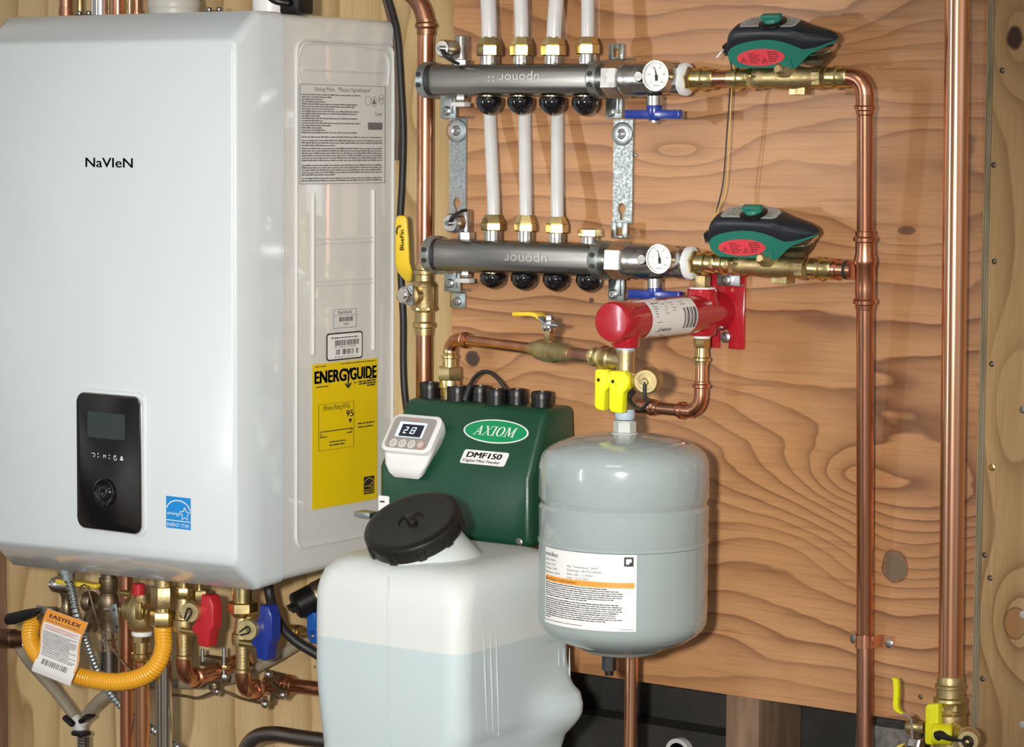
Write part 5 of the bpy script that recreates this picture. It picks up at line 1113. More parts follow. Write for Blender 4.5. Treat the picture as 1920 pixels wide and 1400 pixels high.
# ================================================================== white fluid tank in front
TX1 = P(1076, 1180, .133).x; TYF = -PX(862, 1200, TX1).y; TX0 = P(597, 1130, TYF-.02).x; TYB = .128
wt_z = P(855, 1075, TYF).z
wz = lambda py: P(855, py, TYF).z
wt = thing('fluid_tank', V(((TX0+TX1)/2, -(TYF+TYB)/2, wz(1400))), 'translucent white plastic fluid tank with big tilted black screw cap', 'tank')
MT['hdpe'] = hdpe(P(770, 1217, TYF).z)
bp = [P(px, py, TYB+.004) for px, py in ((1074, 1190), (1075, 1230), (1079, 1262), (1085, 1280), (1096, 1295), (1100, 1315), (1099, 1342), (1090, 1358), (1077, 1376), (1067, 1400), (1062, 1440))]
def swell(z):             # the right wall swells outwards low at the rear
    for p, q in zip(bp, bp[1:]):
        if p.z >= z >= q.z: return max(-.004, p.x+(q.x-p.x)*((p.z-z)/(p.z-q.z))-TX1)
    return 0.
def sect(z, gx0, gy0, gx1, gy1, r):   # rounded rectangle, inset by the g values
    pts = rrect(TX0+gx0, -TYF+gy0, TX1-gx1, -TYB-gy1, r, 8); (xa, ya), (xb, yb2) = pts[-1], pts[0]
    pts += [(xa+(xb-xa)*t/12, ya+(yb2-ya)*t/12) for t in range(1, 12)]
    g_ = swell(z); g_ = g_*1.28 if g_ > 0 else g_; out = []
    for u, v in pts:
        t = min(1, max(0, (v-(-TYB-.11))/.095)); t = t*t*(3-2*t); k_ = min(1, max(0, (u-(TX1-.04))/.03)); out.append(V((u+g_*t*k_, v, z)))
    return out
ztop = wz(1073); mb = MB()
zz = lambda t: ztop-t
secs = []
for py in [1545, 1540, 1520, 1480]+list(range(1440, 1380, -12))+list(range(1380, 1180, -5)):
    t = min(1, max(0, (py-1300)/140.)) + (.0 if py < 1530 else (py-1530)/6); secs.append(sect(wz(py), .006*t, .004*t*t, .004*t if py > 1400 else 0, 0, .026+.004*t))
secs += [sect(wz(1140), .0005, .001, 0, 0, .026), sect(zz(.030), .0012, .0025, .001, 0, .030),
        sect(zz(.018), .004, .006, .004, .004, .034), sect(zz(.008), .012, .014, .012, .012, .038), sect(zz(.002), .022, .024, .022, .022, .040), sect(zz(0), .036, .036, .036, .036, .030)]
mb.loft(secs); bodyw = mb.build('body', 'hdpe', wt, ang=80)
mb = MB()
for px0_, px1_, y0_, y1_ in ((905, 915, 1150, 1370), (918, 926, 1150, 1375), (929, 937, 1150, 1380), (1048, 1050, 1215, 1340), (1058, 1060, 1215, 1335), (1068, 1069, 1215, 1330)):
    p0, p1 = PX(px0_, y0_, TX1-.0004), PX(px1_-2, y1_, TX1-.0004); mb.tube([p0, (p0+p1)/2, p1], [.0004, .0017, .0008], 8)
ribs_ = mb.build('mould_ribs', 'hdpe', bodyw, ang=80)
a, b = P(727, 1080, TYF-.0004), P(731, 1440, TYF-.0006); mb = MB().tube([a, (a+b)/2, b], .0008, 8); mb.build('mould_seam', 'hdpe', bodyw, ang=80)
# neck and cap, tilted forward
cax = V((0, -.50, .866)).normalized(); ncap = P(772, 978, TYF-.050)
RC = rad(190, ncap)
mb = MB(); base = ncap-cax*.095; mb.lathe(base, ncap, [(0, RC*1.22), (.030, RC*1.02), (.050, RC*.90), (.062, RC*.84), (.072, RC*.82), (.090, RC*.82)], 48); mb.build('neck', 'hdpe', bodyw, ang=80)
cap0 = ncap-cax*.020
mb = MB(); mb.lathe(cap0, ncap, [(0, RC*.93), (.002, RC*.975), (.012, RC*.985), (.013, RC*1.0), (.018, RC*1.0), (.021, RC*.975), (.0225, RC*.92), (.0232, RC*.85), (.0225, RC*.78), (.0228, RC*.40), (.0222, RC*.27), (.0202, RC*.25), (.0204, .0001)], 64)
cp_ = mb.build('screw_cap', 'cap_black', wt)
d_, u_, w_ = perp(cax)
for k_ in range(10):
    a = 2*math.pi*(k_+.35)/10; n_ = u_*math.cos(a)+w_*math.sin(a); tn_ = n_.cross(cax)
    MB().loft([[cap0+n_*(RC*q_)+tn_*(s_*RC*.105)+cax*z_ for q_, s_ in ((.9, -1), (1.025, -.8), (1.025, .8), (.9, 1))] for z_ in (.001, .0165)]).build('grip_lug', 'cap_black', cp_, bevel=.002)
mb = MB(); mb.box(cap0+cax*.0225, (RC*.36, RC*.17, .011), ((u_*.8+w_*.6).normalized(), (w_*.8-u_*.6).normalized(), cax)); mb.build('plug', 'cap_black', cp_, bevel=.003)
# ================================================================== plumbing under the boiler
def vert(px, d):
    b0 = P(px, 1200, d); return lambda py, dx=0.: V((b0.x+dx, b0.y, P(px, py, d).z)), 1/sc(b0)
def under_pipe(name, px, w_, d, m, py0, py1, label, cat='pipe'):
    q, k = vert(px, d); root = thing(name, q(py1), label, cat); MB().cyl(q(py1), q(py0), w_*k/2, 24).build('pipe', m, root); return root
# two copper pipes and two steel pipes running down
under_pipe('copper_pipe', 237, 25, .13, 'copper', 1030, 1900, 'straight copper pipe from the boiler underside to the picture bottom, left of its darker twin')
qb, kb_ = vert(266, .15)
cpb = thing('copper_pipe', qb(1900), 'copper pipe below the brass pressure reducing valve, right of its brighter twin', 'pipe')
MB().cyl(qb(1900), qb(1236), 14*kb_, 24).build('pipe', 'copper_bright', cpb)
qc, kc2 = vert(307, .16)
chp = thing('steel_pipe', qc(1900), 'shiny chrome pipe hanging below the hex nuts of the yellow gas flex', 'pipe')
MB().cyl(qc(1900), qc(1176), 15.5*kc2, 26).build('pipe', 'chrome', chp)
# brass pressure valve with arrow plate
prv = thing('pressure_valve', qb(1200), 'round brass valve body with raised arrow plate and red knob above two copper pipes', 'valve')
mb = MB(); c = qb(1150); mb.lathe(qb(1184), qb(1112), [(0, 17*kb_), (6*kb_, 23*kb_), (16*kb_, 28*kb_), (34*kb_, 29*kb_), (52*kb_, 27*kb_), (62*kb_, 20*kb_), (72*kb_, 16*kb_)], 28)
mb.cyl(c+V((-.024, 0, .004)), c+V((-.012, 0, .004)), .016, 20).cyl(c+V((.012, 0, .004)), c+V((.024, 0, .004)), .016, 20); pb_ = mb.build('body', 'brass_cast', prv)
a, b = P(256, 1128, .17), P(267, 1162, .17); MB().box(V(((a.x+b.x)/2, qb(1150).y-29*kb_, (a.z+b.z)/2)), (b.x-a.x, .005, a.z-b.z)).build('arrow_plate', 'brass', pb_, bevel=.001)
c = qb(1106); MB().cyl(V((c.x, c.y-.006, c.z-.006)), V((c.x, c.y-.006, c.z+.010)), .0085, 16, .001).build('knob', 'red_plastic', prv)
c = P(238, 1112, .17); MB().cyl(c+V((-.008, 0, 0)), c+V((.008, 0, 0)), .0045, 12).build('screw', 'brass', prv)
MB().lathe(qb(1191), qb(1182), [(0, 18*kb_), (2*kb_, 19.5*kb_), (7*kb_, 19.5*kb_), (9*kb_, 17*kb_)], 24).build('tape', 'tape', prv)
mb = MB(); mb.hexa(qb(1204), qb(1190), 17.5*kb_, ph=.3); mb.lathe(qb(1240), qb(1202), [(0, 15*kb_), (2*kb_, 16.5*kb_), (8*kb_, 16.5*kb_), (10*kb_, 20*kb_), (16*kb_, 20*kb_), (18*kb_, 16*kb_), (38*kb_, 16*kb_)], 24); mb.build('adaptor', 'brass', prv)
# relief valve with test lever, steel discharge pipe
qr, kr = vert(204, .13)
rv = thing('relief_valve', qr(1170), 'dull cast relief valve with flat steel test lever, above a grey steel pipe', 'valve')
mb = MB(); mb.lathe(qr(1180), qr(1082), [(0, 16*kr), (20*kr, 16*kr), (24*kr, 18*kr), (40*kr, 18*kr), (50*kr, 21*kr), (62*kr, 19*kr), (70*kr, 15*kr), (76*kr, 18*kr), (98*kr, 18*kr)], 24)
mb.cyl(qr(1090), qr(1030), 14*kr, 20); mb.tube(fillet([qr(1135), P(175, 1135, .13), P(168, 1180, .13)], .03, 8), 15*kr, 18); mb.lathe(P(176, 1128, .13), P(157, 1126, .13), [(0, 16*kr), (.004, 20*kr), (.012, 20*kr), (.014, 15*kr)], 20); mb.build('body', 'bronze', rv)
TM = mapY(-.165); a = P(207, 1133, .165), P(220, 1131, .165), P(226, 1184, .165), P(213, 1188, .165)
tl2 = MB().plate(TM, [(p.x, p.z) for p in (a[3], a[2], a[1], a[0])], 0, .0025).build('test_lever', 'zinc', rv, bevel=.0009)
for px, py in ((214, 1143), (219, 1175)): c = P(px, py, .1676); MB().lathe(c, c+ND*.0004, [(0, .002), (.0004, .002)], 10).build('hole', 'ink', tl2)
c = P(196, 1142, .15); MB().cyl(c, P(224, 1142, .15), .0025, 10).build('pivot_pin', 'chrome', rv)
dp = thing('steel_pipe', qr(1260), 'short grey steel discharge pipe under the cast relief valve', 'pipe')
MB().cyl(qr(1276), qr(1218), 17*kr, 24).build('pipe', 'steel_dark', dp); MB().lathe(qr(1220), qr(1176), [(0, 16.5*kr), (.001, 17.6*kr), (.016, 17.6*kr), (.018, 15*kr), (44*kr, 15*kr)], 24).build('threaded_end', 'chrome', dp)
# gas cock at the left with yellow handle
qg, kg = vert(125, .13)
gc = thing('gas_valve', qg(1110), 'gas cock with yellow T handle and round steel cap under the boiler left end', 'valve')
mb = MB(); mb.lathe(qg(1166), qg(1072), [(0, 18*kg), (14*kg, 18*kg), (20*kg, 12*kg), (36*kg, 9*kg), (50*kg, 10*kg), (58*kg, 16*kg), (94*kg, 16*kg)], 22)
mb.cyl(qg(1080), qg(1030), 11*kg, 18); mb.tube(fillet([qg(1148), P(60, 1172, .12), P(56, 1200, .12)], .02), 13*kg, 16); mb.build('body', 'bronze', gc)
c = P(97, 1094, .15); mb = MB(); mb.lathe(c+V((.026, .012, .0)), c+V((-.004, -.004, -.001)), [(0, .012), (.018, .012), (.024, .011), (.028, .0095), (.0285, .006), (.031, .0055)], 20); mb.build('cap', 'nickel', gc)
a, b = P(110, 1084, .15), P(185, 1104, .15); mb = MB(); hy = -.15
mb.loft([[V((x_, hy+y_*w_, z_)) for x_, z_, w_, y_ in ((a.x+(b.x-a.x)*t, a.z+(b.z-a.z)*(.0 if tp else 1)*hgt, wd, s_) for tp, s_ in ((1, -1), (1, 1), (0, 1), (0, -1)))] for t, wd, hgt in ((0, .007, 1), (.35, .007, 1), (.42, .010, .75), (.6, .010, .75), (.68, .007, .8), (.97, .006, .8), (1, .004, .7))]); hg = mb.build('handle', 'yellow_dip', gc, bevel=.0012)
stroke_ = MB(); stroke(stroke_, mapY(.15*0-.15-.0075), [(P(px, py, .158).x, P(px, py, .158).z) for px, py in ((152, 1104), (154, 1098), (160, 1095), (166, 1099), (167, 1104))], .002, .0026); stroke_.build('print', 'ink', hg)
# black lever of a second cock
bl_ = thing('lever_valve', P(90, 1150, .17), 'black plastic lever with short steel neck, left behind the orange tag', 'valve')
mb = MB(); rg = []
for px, y0, y1 in ((10, 1157, 1164), (14, 1150, 1171), (28, 1147, 1170), (48, 1142, 1163), (62, 1140, 1158), (74, 1140, 1148)):
    u, l_ = P(px, y0, .19), P(px, y1, .19); rg.append([u+V((0, -.004, 0)), u+V((0, .004, 0)), l_+V((0, .004, 0)), l_+V((0, -.004, 0))])
mb.loft(rg); mb.build('lever', 'black', bl_, bevel=.0022, seg=3)
a, b = P(72, 1140, .185), P(96, 1146, .185); MB().box((a+b)/2, (b.x-a.x+.006, .003, .009)).build('lever_neck', 'zinc', bl_)
mb = MB(); mb.cyl(P(92, 1140, .17), P(92, 1178, .17), .013, 18); mb.tube(smooth([P(112, 1150, .15), P(86, 1160, .165), P(70, 1162, .165)]), .011, 14); mb.build('body', 'bronze', bl_)
# bronze pipe leaving at the far left
lp_ = thing('bronze_pipe', P(20, 1196, .12), 'dark bronze pipe with coupling leaving the picture at the left edge', 'pipe')
mb = MB(); A, B = P(-40, 1194, .12), P(78, 1199, .12); kk = 1/sc(A); mb.lathe(A, B, [(0, 14*kk), (40*kk, 14*kk), (42*kk, 17*kk), (52*kk, 17*kk), (54*kk, 14*kk), (62*kk, 17*kk), (96*kk, 18*kk), (100*kk, 15*kk), (150*kk, 15*kk)], 20); mb.build('pipe', mat('dark_bronze', (.19, .10, .065), .35, 1, .3, 30), lp_)
cl_ = thing('cable_tie_ring', P(30, 1207, .14), 'small steel ring clip hanging below the bronze pipe at the left', 'clip')
MB().tube([P(28, 1196, .14)+V((.006*math.cos(t), 0, .006*math.sin(t))) for t in [2*math.pi*i/16 for i in range(17)]]+[], .0012, 6).build('ring', 'chrome', cl_) if False else MB().tube(smooth([P(44, 1196, .15), P(43, 1206, .155), P(46, 1214, .155), P(54, 1216, .155)], 6), .0018, 8).build('ring', 'chrome', cl_)
# yellow gas flex with its hang tag
fxp = smooth([P(*q) for q in ((305, 1174, .16), (306, 1190, .165), (306, 1212, .17), (299, 1237, .175), (283, 1258, .18), (255, 1272, .185), (217, 1278, .19), (173, 1273, .195), (138, 1264, .20), (104, 1249, .20), (74, 1230, .20), (59, 1206, .195), (57, 1180, .185), (66, 1164, .17), (80, 1158, .155), (95, 1163, .14))], 26)
flex = thing('gas_flex', P(200, 1278, .19), 'thick corrugated yellow gas connector looping under the boiler', 'hose')
d_acc = 0; rs = []; prev = fxp[0]; rb = 16.2/sc(P(200, 1270, .19))
for p in fxp: d_acc += (p-prev).length; prev = p; rs.append(rb*(1+.035*math.sin(d_acc/.0034*2*math.pi)))
# dense resample so that the corrugation shows
dense = []; 
for a, b in zip(fxp, fxp[1:]): dense += [a, (a+b)/2]
dense.append(fxp[-1]); rs = []; d_acc = 0; prev = dense[0]
for p in dense: d_acc += (p-prev).length; prev = p; rs.append(rb*(1+.04*math.sin(d_acc/.0042*2*math.pi)))
MB().tube(dense, rs, 22).build('corrugated_tube', 'orange_flex', flex, ang=70)
qf, kf = vert(306, .16)
mb = MB(); mb.hexa(qf(1138), qf(1098), 23*kf, ph=.75, ch=.002); mb.cyl(qf(1100), qf(1035), 17*kf, 22); mb.build('upper_nut', 'brass_cast', flex)
mb = MB(); mb.hexa(qf(1173), qf(1144), 25*kf, ph=.96, ch=.003); mb.cyl(qf(1146), qf(1136), 15*kf, 20); mb.build('flare_nut', 'brass', flex)
MB().cyl(qf(1186), qf(1170), 12*kf, 18).build('copper_sleeve', 'copper_bright', flex)
# tag: printed sheet bent round the hose
tg = thing('hose_tag', P(112, 1210, .235), 'white and orange printed tag wrapped on the yellow gas connector', 'tag')
T0, T1, B0, B1 = P(87, 1140, .222), P(163, 1167, .226), P(65, 1256, .226), P(137, 1285, .228)
def TGm(u, v, o=0.):      # u 0..1 right, v 0..1 up
    p = (B0*(1-u)+B1*u)*(1-v)+(T0*(1-u)+T1*u)*v
    bow = -.012*math.sin(math.pi*min(1, v*1.5))*0-.010*math.exp(-((v-.12)/.16)**2)+.006*math.sin(v*6)
    n_ = V((.25, -.96, .1)).normalized(); side = .03*math.sin(v*math.pi*2.2)
    return p+n_*(-bow*.0+.010*math.exp(-((v-.1)/.2)**2)+o)+RT*(side*.12)
mb = MB(); N = 22; rows = []
for o_ in (-.0005, .0005):
    rows.append([[len(mb.v)+0 for _ in ()] for _ in ()])
grid = lambda o_: [[TGm(i/6, j/N, o_) for i in range(7)] for j in range(N+1)]
for g in (grid(-.0005), grid(.0003)):
    R_ = [mb.ring(r_) for r_ in g]
    for a, b in zip(R_, R_[1:]):
        for i in range(6): mb.face([a[i], a[i+1], b[i+1], b[i]])
rim = [TGm(0, j/N, -.0005) for j in range(N+1)]
ts = mb.build('sheet', 'paper', tg)
mb = MB(); sub = lambda u0, v0, u1, v1, o, n=6: [mb.poly(TGm, [(u0, v0+(v1-v0)*j/n), (u1, v0+(v1-v0)*j/n), (u1, v0+(v1-v0)*(j+1)/n), (u0, v0+(v1-v0)*(j+1)/n)], o) for j in range(n)]
sub(0, .80, 1, 1, .0007); sub(0, .2, .035, .8, .0007); sub(.965, .2, 1, .8, .0007); mb.build('orange_border', 'orange', ts)
mb = MB(); TU = lambda x, y, o=0.: TGm(x, y, o)
mb.text(TU, 'EASYFLEX', .12, .885, .060, wfit=.76, o=.0011, bold=.02); mb.build('maker_print', mat('navy_print', (.03, .02, .10), .6), ts)
mb = MB()
for i in range(3): mb.lines(TU, .10, .92, .755-i*.025, .012, .0011, lo=.04, hi=.12, fill=(1, .9, 1)[i])
mb.build('red_print', 'ink_red', ts)
mb = MB(); mb.lines(TU, .1, .9, .835, .012, .0011, lo=.05, hi=.1)
for i in range(15): mb.lines(TU, .08, .92, .655-i*.026, .012, .0011, lo=.03, hi=.14, fill=random.choice((1, .95, .8)))
barcode(mb, TU, .16, .165, .80, .245, .0016, 24)
mb.build('print', 'ink_soft', ts)
# flexible metal conduit
cq = [P(*q) for q in ((127, 1086, .20), (132, 1098, .20), (137, 1118, .20), (142, 1143, .20), (150, 1172, .19), (163, 1206, .17), (180, 1250, .15), (205, 1297, .125), (232, 1328, .11), (258, 1348, .10), (283, 1365, .10), (300, 1377, .10), (318, 1390, .10), (350, 1412, .10))]
cs = smooth(cq, 60); rs = []; d_acc = 0; prev = cs[0]; rb2 = 7.2/sc(cs[0])
for p in cs: d_acc += (p-prev).length; prev = p; rs.append(rb2*(1+.17*math.sin(d_acc/.0062*2*math.pi)))
fc = thing('flexible_conduit', cq[0], 'thin spiral steel conduit running diagonally down behind the copper pipes', 'conduit')
MB().tube(cs, rs, 12).build('spiral_tube', 'galv', fc, ang=70)
MB().lathe(P(125, 1030, .20), P(128, 1090, .20), [(0, .0085), (.024, .0085), (.0242, .0118), (.032, .0118), (.0322, .0085), (.042, .0085)], 8).build('connector', 'zinc', fc)
# red and blue service valves
def service(px, d, ys, capc, capr, paddle_x, py0, py1, m, label, nutw, slot):
    q, k = vert(px, d); root = thing('service_valve', q(ys[4]), label, 'valve')
    u0, n0, n1, b1, b2, b3 = ys
    mb = MB(); mb.cyl(q(n0+2), q(u0-55), nutw*.36*k, 22); mb.hexa(q(n1), q(n0), nutw*k*.54, ph=.92, ch=.002); mb.lathe(q(n1+8), q(n1), [(0, nutw*.30*k), (4*k, nutw*.40*k), (8*k, nutw*.42*k)], 20); mb.build('union_nut', 'brass', root)
    mb = MB(); L0 = q(b3); mb.lathe(q(b3), q(n1+2), [(0, 12.5*k), (6*k, 13.5*k), (9*k, 16*k), (14*k, 16*k), (16*k, 13*k), ((b3-b2)*k, 13.5*k), ((b3-b2)*k+1*k, 20*k), ((b3-b2+10)*k, 21*k), ((b3-b2+22)*k, 20.5*k), ((b3-b2+24)*k, 17*k), ((b3-b1)*k, 16*k), ((b3-n1-2)*k, 13*k)], 26)
    cc = P(capc[0], capc[1], d+.034); ax0 = V((cc.x+.004, q(b1).y, cc.z)); mb.cyl(ax0, cc+V((0, .012, 0)), capr*.8*k, 22)
    body = mb.build('body', 'brass_cast', root)
    mb = MB(); r = capr*k; dr = V((.28, -.955, -.05)).normalized(); mb.lathe(cc-dr*.014, cc, [(0, r*.9), (.001, r), (.0125, r), (.014, r*.93)], 34); dc = mb.build('drain_cap', 'brass_satin', root)
    d_, u_, w_ = perp(dr); pr_ = 6*k; sd = V((-math.sin(slot), 0, -math.cos(slot))); pts = []
    hook = [cc+dr*.0015+V((x_, 0, z_)) for x_, z_ in ()]
    e1 = sd; e2 = V((-sd.z, 0, sd.x)); c0 = cc-e1*capr*.15*k
    loopp = [c0+e1*(capr*1.0*k)+e2*(.5*pr_)]+[c0-e1*(pr_*math.sin(t))*1.0+e2*(pr_*math.cos(t)) for t in [math.pi*i/8 for i in range(9)]]+[c0+e1*(capr*1.0*k)-e2*(.5*pr_)]
    MB().tube([p+dr*.0022 for p in loopp], .0012, 8).build('lanyard', 'black_rubber', dc); MB().lathe(c0+dr*.0004, c0+dr*.003, [(0, pr_*.6), (.0024, pr_*.55)], 14).build('button', 'brass', dc)
    # paddle handle to the right on two brass stems
    for z_ in (py0+(py1-py0)*.36, py0+(py1-py0)*.66):
        a, b = V((q(z_).x+10*k, q(z_).y-.012, q(z_).z)), P(paddle_x, z_, d+.012); MB().cyl(a, V((b.x+.004, a.y, a.z)), 7.5*k, 16).build('stem', 'brass', body)
    HM_d = d+.012; g = lambda px_, py_: P(px_, py_, HM_d); x_ = paddle_x; H_ = py1-py0
    th = .006; prof = [(x_+14, py0), (x_+30, py0+3), (x_+36, py0+H_*.22), (x_+36, py0+H_*.62), (x_+30, py0+H_*.72), (x_+27, py1), (x_+8, py1-4), (x_+6, py0+H_*.76), (x_-2, py0+H_*.72), (x_-4, py0+H_*.60), (x_+2, py0+H_*.55), (x_+2, py0+H_*.48), (x_-2, py0+H_*.44), (x_-2, py0+H_*.32), (x_+12, py0+H_*.25)]
    mb = MB(); mb.loft([[g(*p)+V((0, .010, 0)) for p in prof], [g(*p)+V((0, -.010, 0)) for p in prof]]); hd_ = mb.build('paddle', m, root, bevel=.0025, seg=3)
    return root, q, k
sr, qs1, ks1 = service(345, .15, (1082, 1100, 1118, 1150, 1182, 1242), (355, 1148), 19, 372, 1112, 1212, 'red_plastic', 'brass service valve with red paddle handle and round brass cap', 30, .5)
sb, qs2, ks2 = service(455, .15, (1100, 1127, 1149, 1180, 1208, 1268), (463, 1181), 20, 482, 1131, 1237, 'blue', 'brass service valve with dark blue paddle handle and round brass cap', 52, 1.1)
q5, k5 = vert(374, .12); un2 = thing('union_fitting', q5(1130), 'hexagonal brass nut above the red paddle handle', 'fitting')
MB().hexa(q5(1130), q5(1104), 19*k5, ph=.7, ch=.002).cyl(q5(1106), q5(1040), 9*k5, 16).build('nut', 'brass', un2)
def low_elbow(q, k, py, pts, label):
    root = thing('copper_elbow', q(py+20), label, 'pipe'); r = 15*k
    mb = MB(); mb.tube(fillet([q(py-8)]+[P(*p) for p in pts], .028, 10), r, 20); root_ = mb.build('elbow', 'copper', root)
    a, b = P(*pts[0]), P(*pts[1]); dd = (b-a).normalized(); mid = a+dd*((b-a).length*.55)
    MB().lathe(mid-dd*.012, mid+dd*.012, [(0, r*1.02), (.003, r*1.1), (.006, r*1.1), (.008, r*1.32), (.013, r*1.32), (.015, r*1.1), (.024, r*1.02)], 22).build('press_bead', 'copper', root)
    return root
low_elbow(qs1, ks1, 1240, ((345, 1274, .15), (385, 1266, .10), (445, 1240, .03), (470, 1232, .02)), 'copper elbow turning back below the red service valve')
low_elbow(qs2, ks2, 1266, ((455, 1296, .15), (500, 1290, .08), (512, 1284, .05)), 'copper elbow turning back below the blue service valve')
hp_ = thing('copper_pipe', P(560, 1284, .05), 'horizontal copper pipe with bead running right behind the white tank', 'pipe')
A, B = P(500, 1279, .05), P(640, 1296, .05); kk = 1/sc(A); mb = MB(); mb.lathe(A, B, [(0, 14*kk), (26*kk, 14*kk), (28*kk, 16.5*kk), (48*kk, 16.5*kk), (50*kk, 20*kk), (56*kk, 20*kk), (58*kk, 16.5*kk), (64*kk, 16*kk), (66*kk, 13.5*kk), (170*kk, 13.5*kk)], 24); mb.build('pipe', 'copper', hp_)
# ground clamps and wire
gcl = thing('ground_clamp', P(515, 1290, .07), 'bronze three-lobed ground clamp with shiny screws on the horizontal copper pipe', 'clamp')
c = P(516, 1284, .06); mb = MB(); mb.lathe(c+V((-.006, 0, 0)), c+V((.010, 0, 0)), [(0, .014), (.002, .018), (.014, .018), (.016, .014)], 20)
ends = [P(509, 1262, .082), P(536, 1301, .082), P(503, 1318, .082)]
for e_ in ends: mb.tube([c+V((0, -.010, 0)), (c+e_)/2+V((0, -.006, 0)), e_], [.009, .007, .006], 12)
mb.build('jaw', 'bronze', gcl)
for e_ in ends: MB().sphere(e_+V((0, -.006, 0)), .0062, 14, 8).build('clamp_screw', 'nickel', gcl)
gc2 = thing('ground_clamp', P(400, 1245, .07), 'dark ground clamp with two upright threaded studs between red and blue valves', 'clamp')
mb = MB(); c = P(402, 1240, .065); mb.box(c, (.040, .018, .014)).box(c-UP*.024+RT*.004, (.034, .018, .010)).cyl(c-UP*.024, c-UP*.040, .008, 14); mb.build('jaw', 'bronze', gc2, bevel=.002)
for px, y0, y1 in ((380, 1217, 1240), (420, 1214, 1266)): a, b = P(px, y0, .075), P(px, y1, .075); MB().cyl(a, b, .0027, 10).build('stud', 'zinc', gc2)
c = P(422, 1246, .076); MB().hexa(c, c-UP*.006, .006).build('nut', 'brass', gc2); c = P(422, 1264, .076); MB().hexa(c, c-UP*.006, .006).build('nut', 'zinc', gc2)
c = P(407, 1296, .068); MB().sphere(c, .006, 12, 8).build('wire_screw', 'nickel', gc2)
gw = smooth([P(*q) for q in ((318, 1302, .05), (345, 1304, .05), (368, 1308, .05), (392, 1300, .06), (406, 1294, .066), (420, 1296, .064), (450, 1308, .06), (478, 1315, .066), (497, 1319, .072))], 8)
solo(MB().tube(gw, .0019, 8), 'ground_wire', 'bronze', 'thin bronze ground wire sagging between the two clamps', 'wire')
wr2 = smooth([P(*q) for q in ((165, 1098, .16), (176, 1140, .16), (192, 1188, .165), (215, 1222, .16), (245, 1258, .155))], 8)
solo(MB().tube(wr2, .0017, 8), 'sensor_wire', 'bronze', 'thin brown wire crossing in front of the grey discharge pipe', 'wire')
# drain hoses: clear tube along the wall and the wye at lower left
hz_ = smooth([P(*q) for q in ((250, 1285, .03), (323, 1282, .03), (380, 1281, .03), (433, 1272, .028), (480, 1252, .025), (522, 1230, .022), (565, 1204, .02), (620, 1170, .02))], 8)
solo(MB().tube(hz_, 9.5/sc(P(430, 1272, .03)), 14), 'drain_hose', 'hose', 'brownish clear hose rising to the right behind the service valves', 'hose')
wy = thing('drain_hose', P(150, 1345, .06), 'clear Y-shaped drain hose with black clamps at the lower left', 'hose')
hr_ = 11/sc(P(120, 1300, .06))
MB().tube(smooth([P(*q) for q in ((30, 1200, .05), (52, 1236, .055), (80, 1268, .06), (105, 1296, .06), (128, 1326, .06), (141, 1345, .06))], 6), hr_, 14).build('left_branch', 'hose', wy)
MB().tube(smooth([P(*q) for q in ((250, 1275, .05), (212, 1295, .055), (190, 1310, .06), (172, 1328, .06), (160, 1345, .06))], 6), hr_, 14).build('right_branch', 'hose', wy)
mb = MB(); mb.tube([P(140, 1342, .06), P(150, 1362, .06), P(152, 1378, .06)], [.007, .010, .0075], 14); mb.tube([P(163, 1340, .06), P(151, 1362, .06)], .007, 12); mb.build('wye', 'lead_grey', wy)
for px, py, w_, tl3 in ((134, 1350, 30, -.5), (163, 1346, 28, .6), (152, 1374, 32, 0)):
    c = P(px, py, .066); mb = MB(); mb.box(c, (w_/1350, .020, .0075), (V((math.cos(tl3), 0, math.sin(tl3))), V((0, 1, 0)), V((-math.sin(tl3), 0, math.cos(tl3))))); mb.build('hose_clamp', 'black', wy, bevel=.003)
q6, k6 = vert(155, .06); d6 = MB(); d6.lathe(q6(1440), q6(1380), [(i*k6*3, (11+1.4*(i % 2))*k6) for i in range(21)], 14); d6.build('corrugated_end', 'steel_dark', wy)
# black cable, black ribbed cap, small blue valve, grey pipe bottom
bc = smooth([P(*q) for q in ((502, 1050, .13), (503, 1094, .13), (506, 1118, .13), (515, 1150, .12), (530, 1178, .11), (552, 1200, .10), (578, 1217, .09), (612, 1236, .08), (650, 1250, .07))], 8)
solo(MB().tube(bc, 9.2/sc(P(520, 1150, .12)), 16), 'black_hose', 'black_rubber', 'thick black cable curving from the boiler underside to behind the white tank', 'cable')
rc_ = thing('ribbed_cap', P(560, 1133, .06), 'black ribbed cap on a dark bronze body under the boiler right corner', 'fitting')
c = P(556, 1136, .085); dr = V((-.50, -.72, -.40)).normalized(); kk = 1/sc(c); mb = MB(); d_, u_, w_ = perp(dr)
ring_ = lambda t, r: [c+d_*t+u_*(r*(1+.05*(i % 2))*math.cos(2*math.pi*i/28))+w_*(r*(1+.05*(i % 2))*math.sin(2*math.pi*i/28)) for i in range(28)]
mb.loft([ring_(-.026, 25*kk), ring_(0, 25*kk), ring_(.003, 21*kk)]); mb.box(c+d_*.005, (.026, .007, .010), (u_, w_, d_)); mb.build('cap', 'black', rc_)
mb = MB(); mb.lathe(c-d_*.060, c-d_*.020, [(0, 24*kk), (.01, 27*kk), (.03, 27*kk), (.04, 22*kk)], 26); mb.tube([c-d_*.05, P(610, 1110, .03), P(660, 1095, .03)], 22*kk, 18); mb.build('body', 'bronze', rc_)
sv = thing('stop_valve', P(570, 1190, .06), 'small brass stop valve with bright blue handle beside the white tank', 'valve')
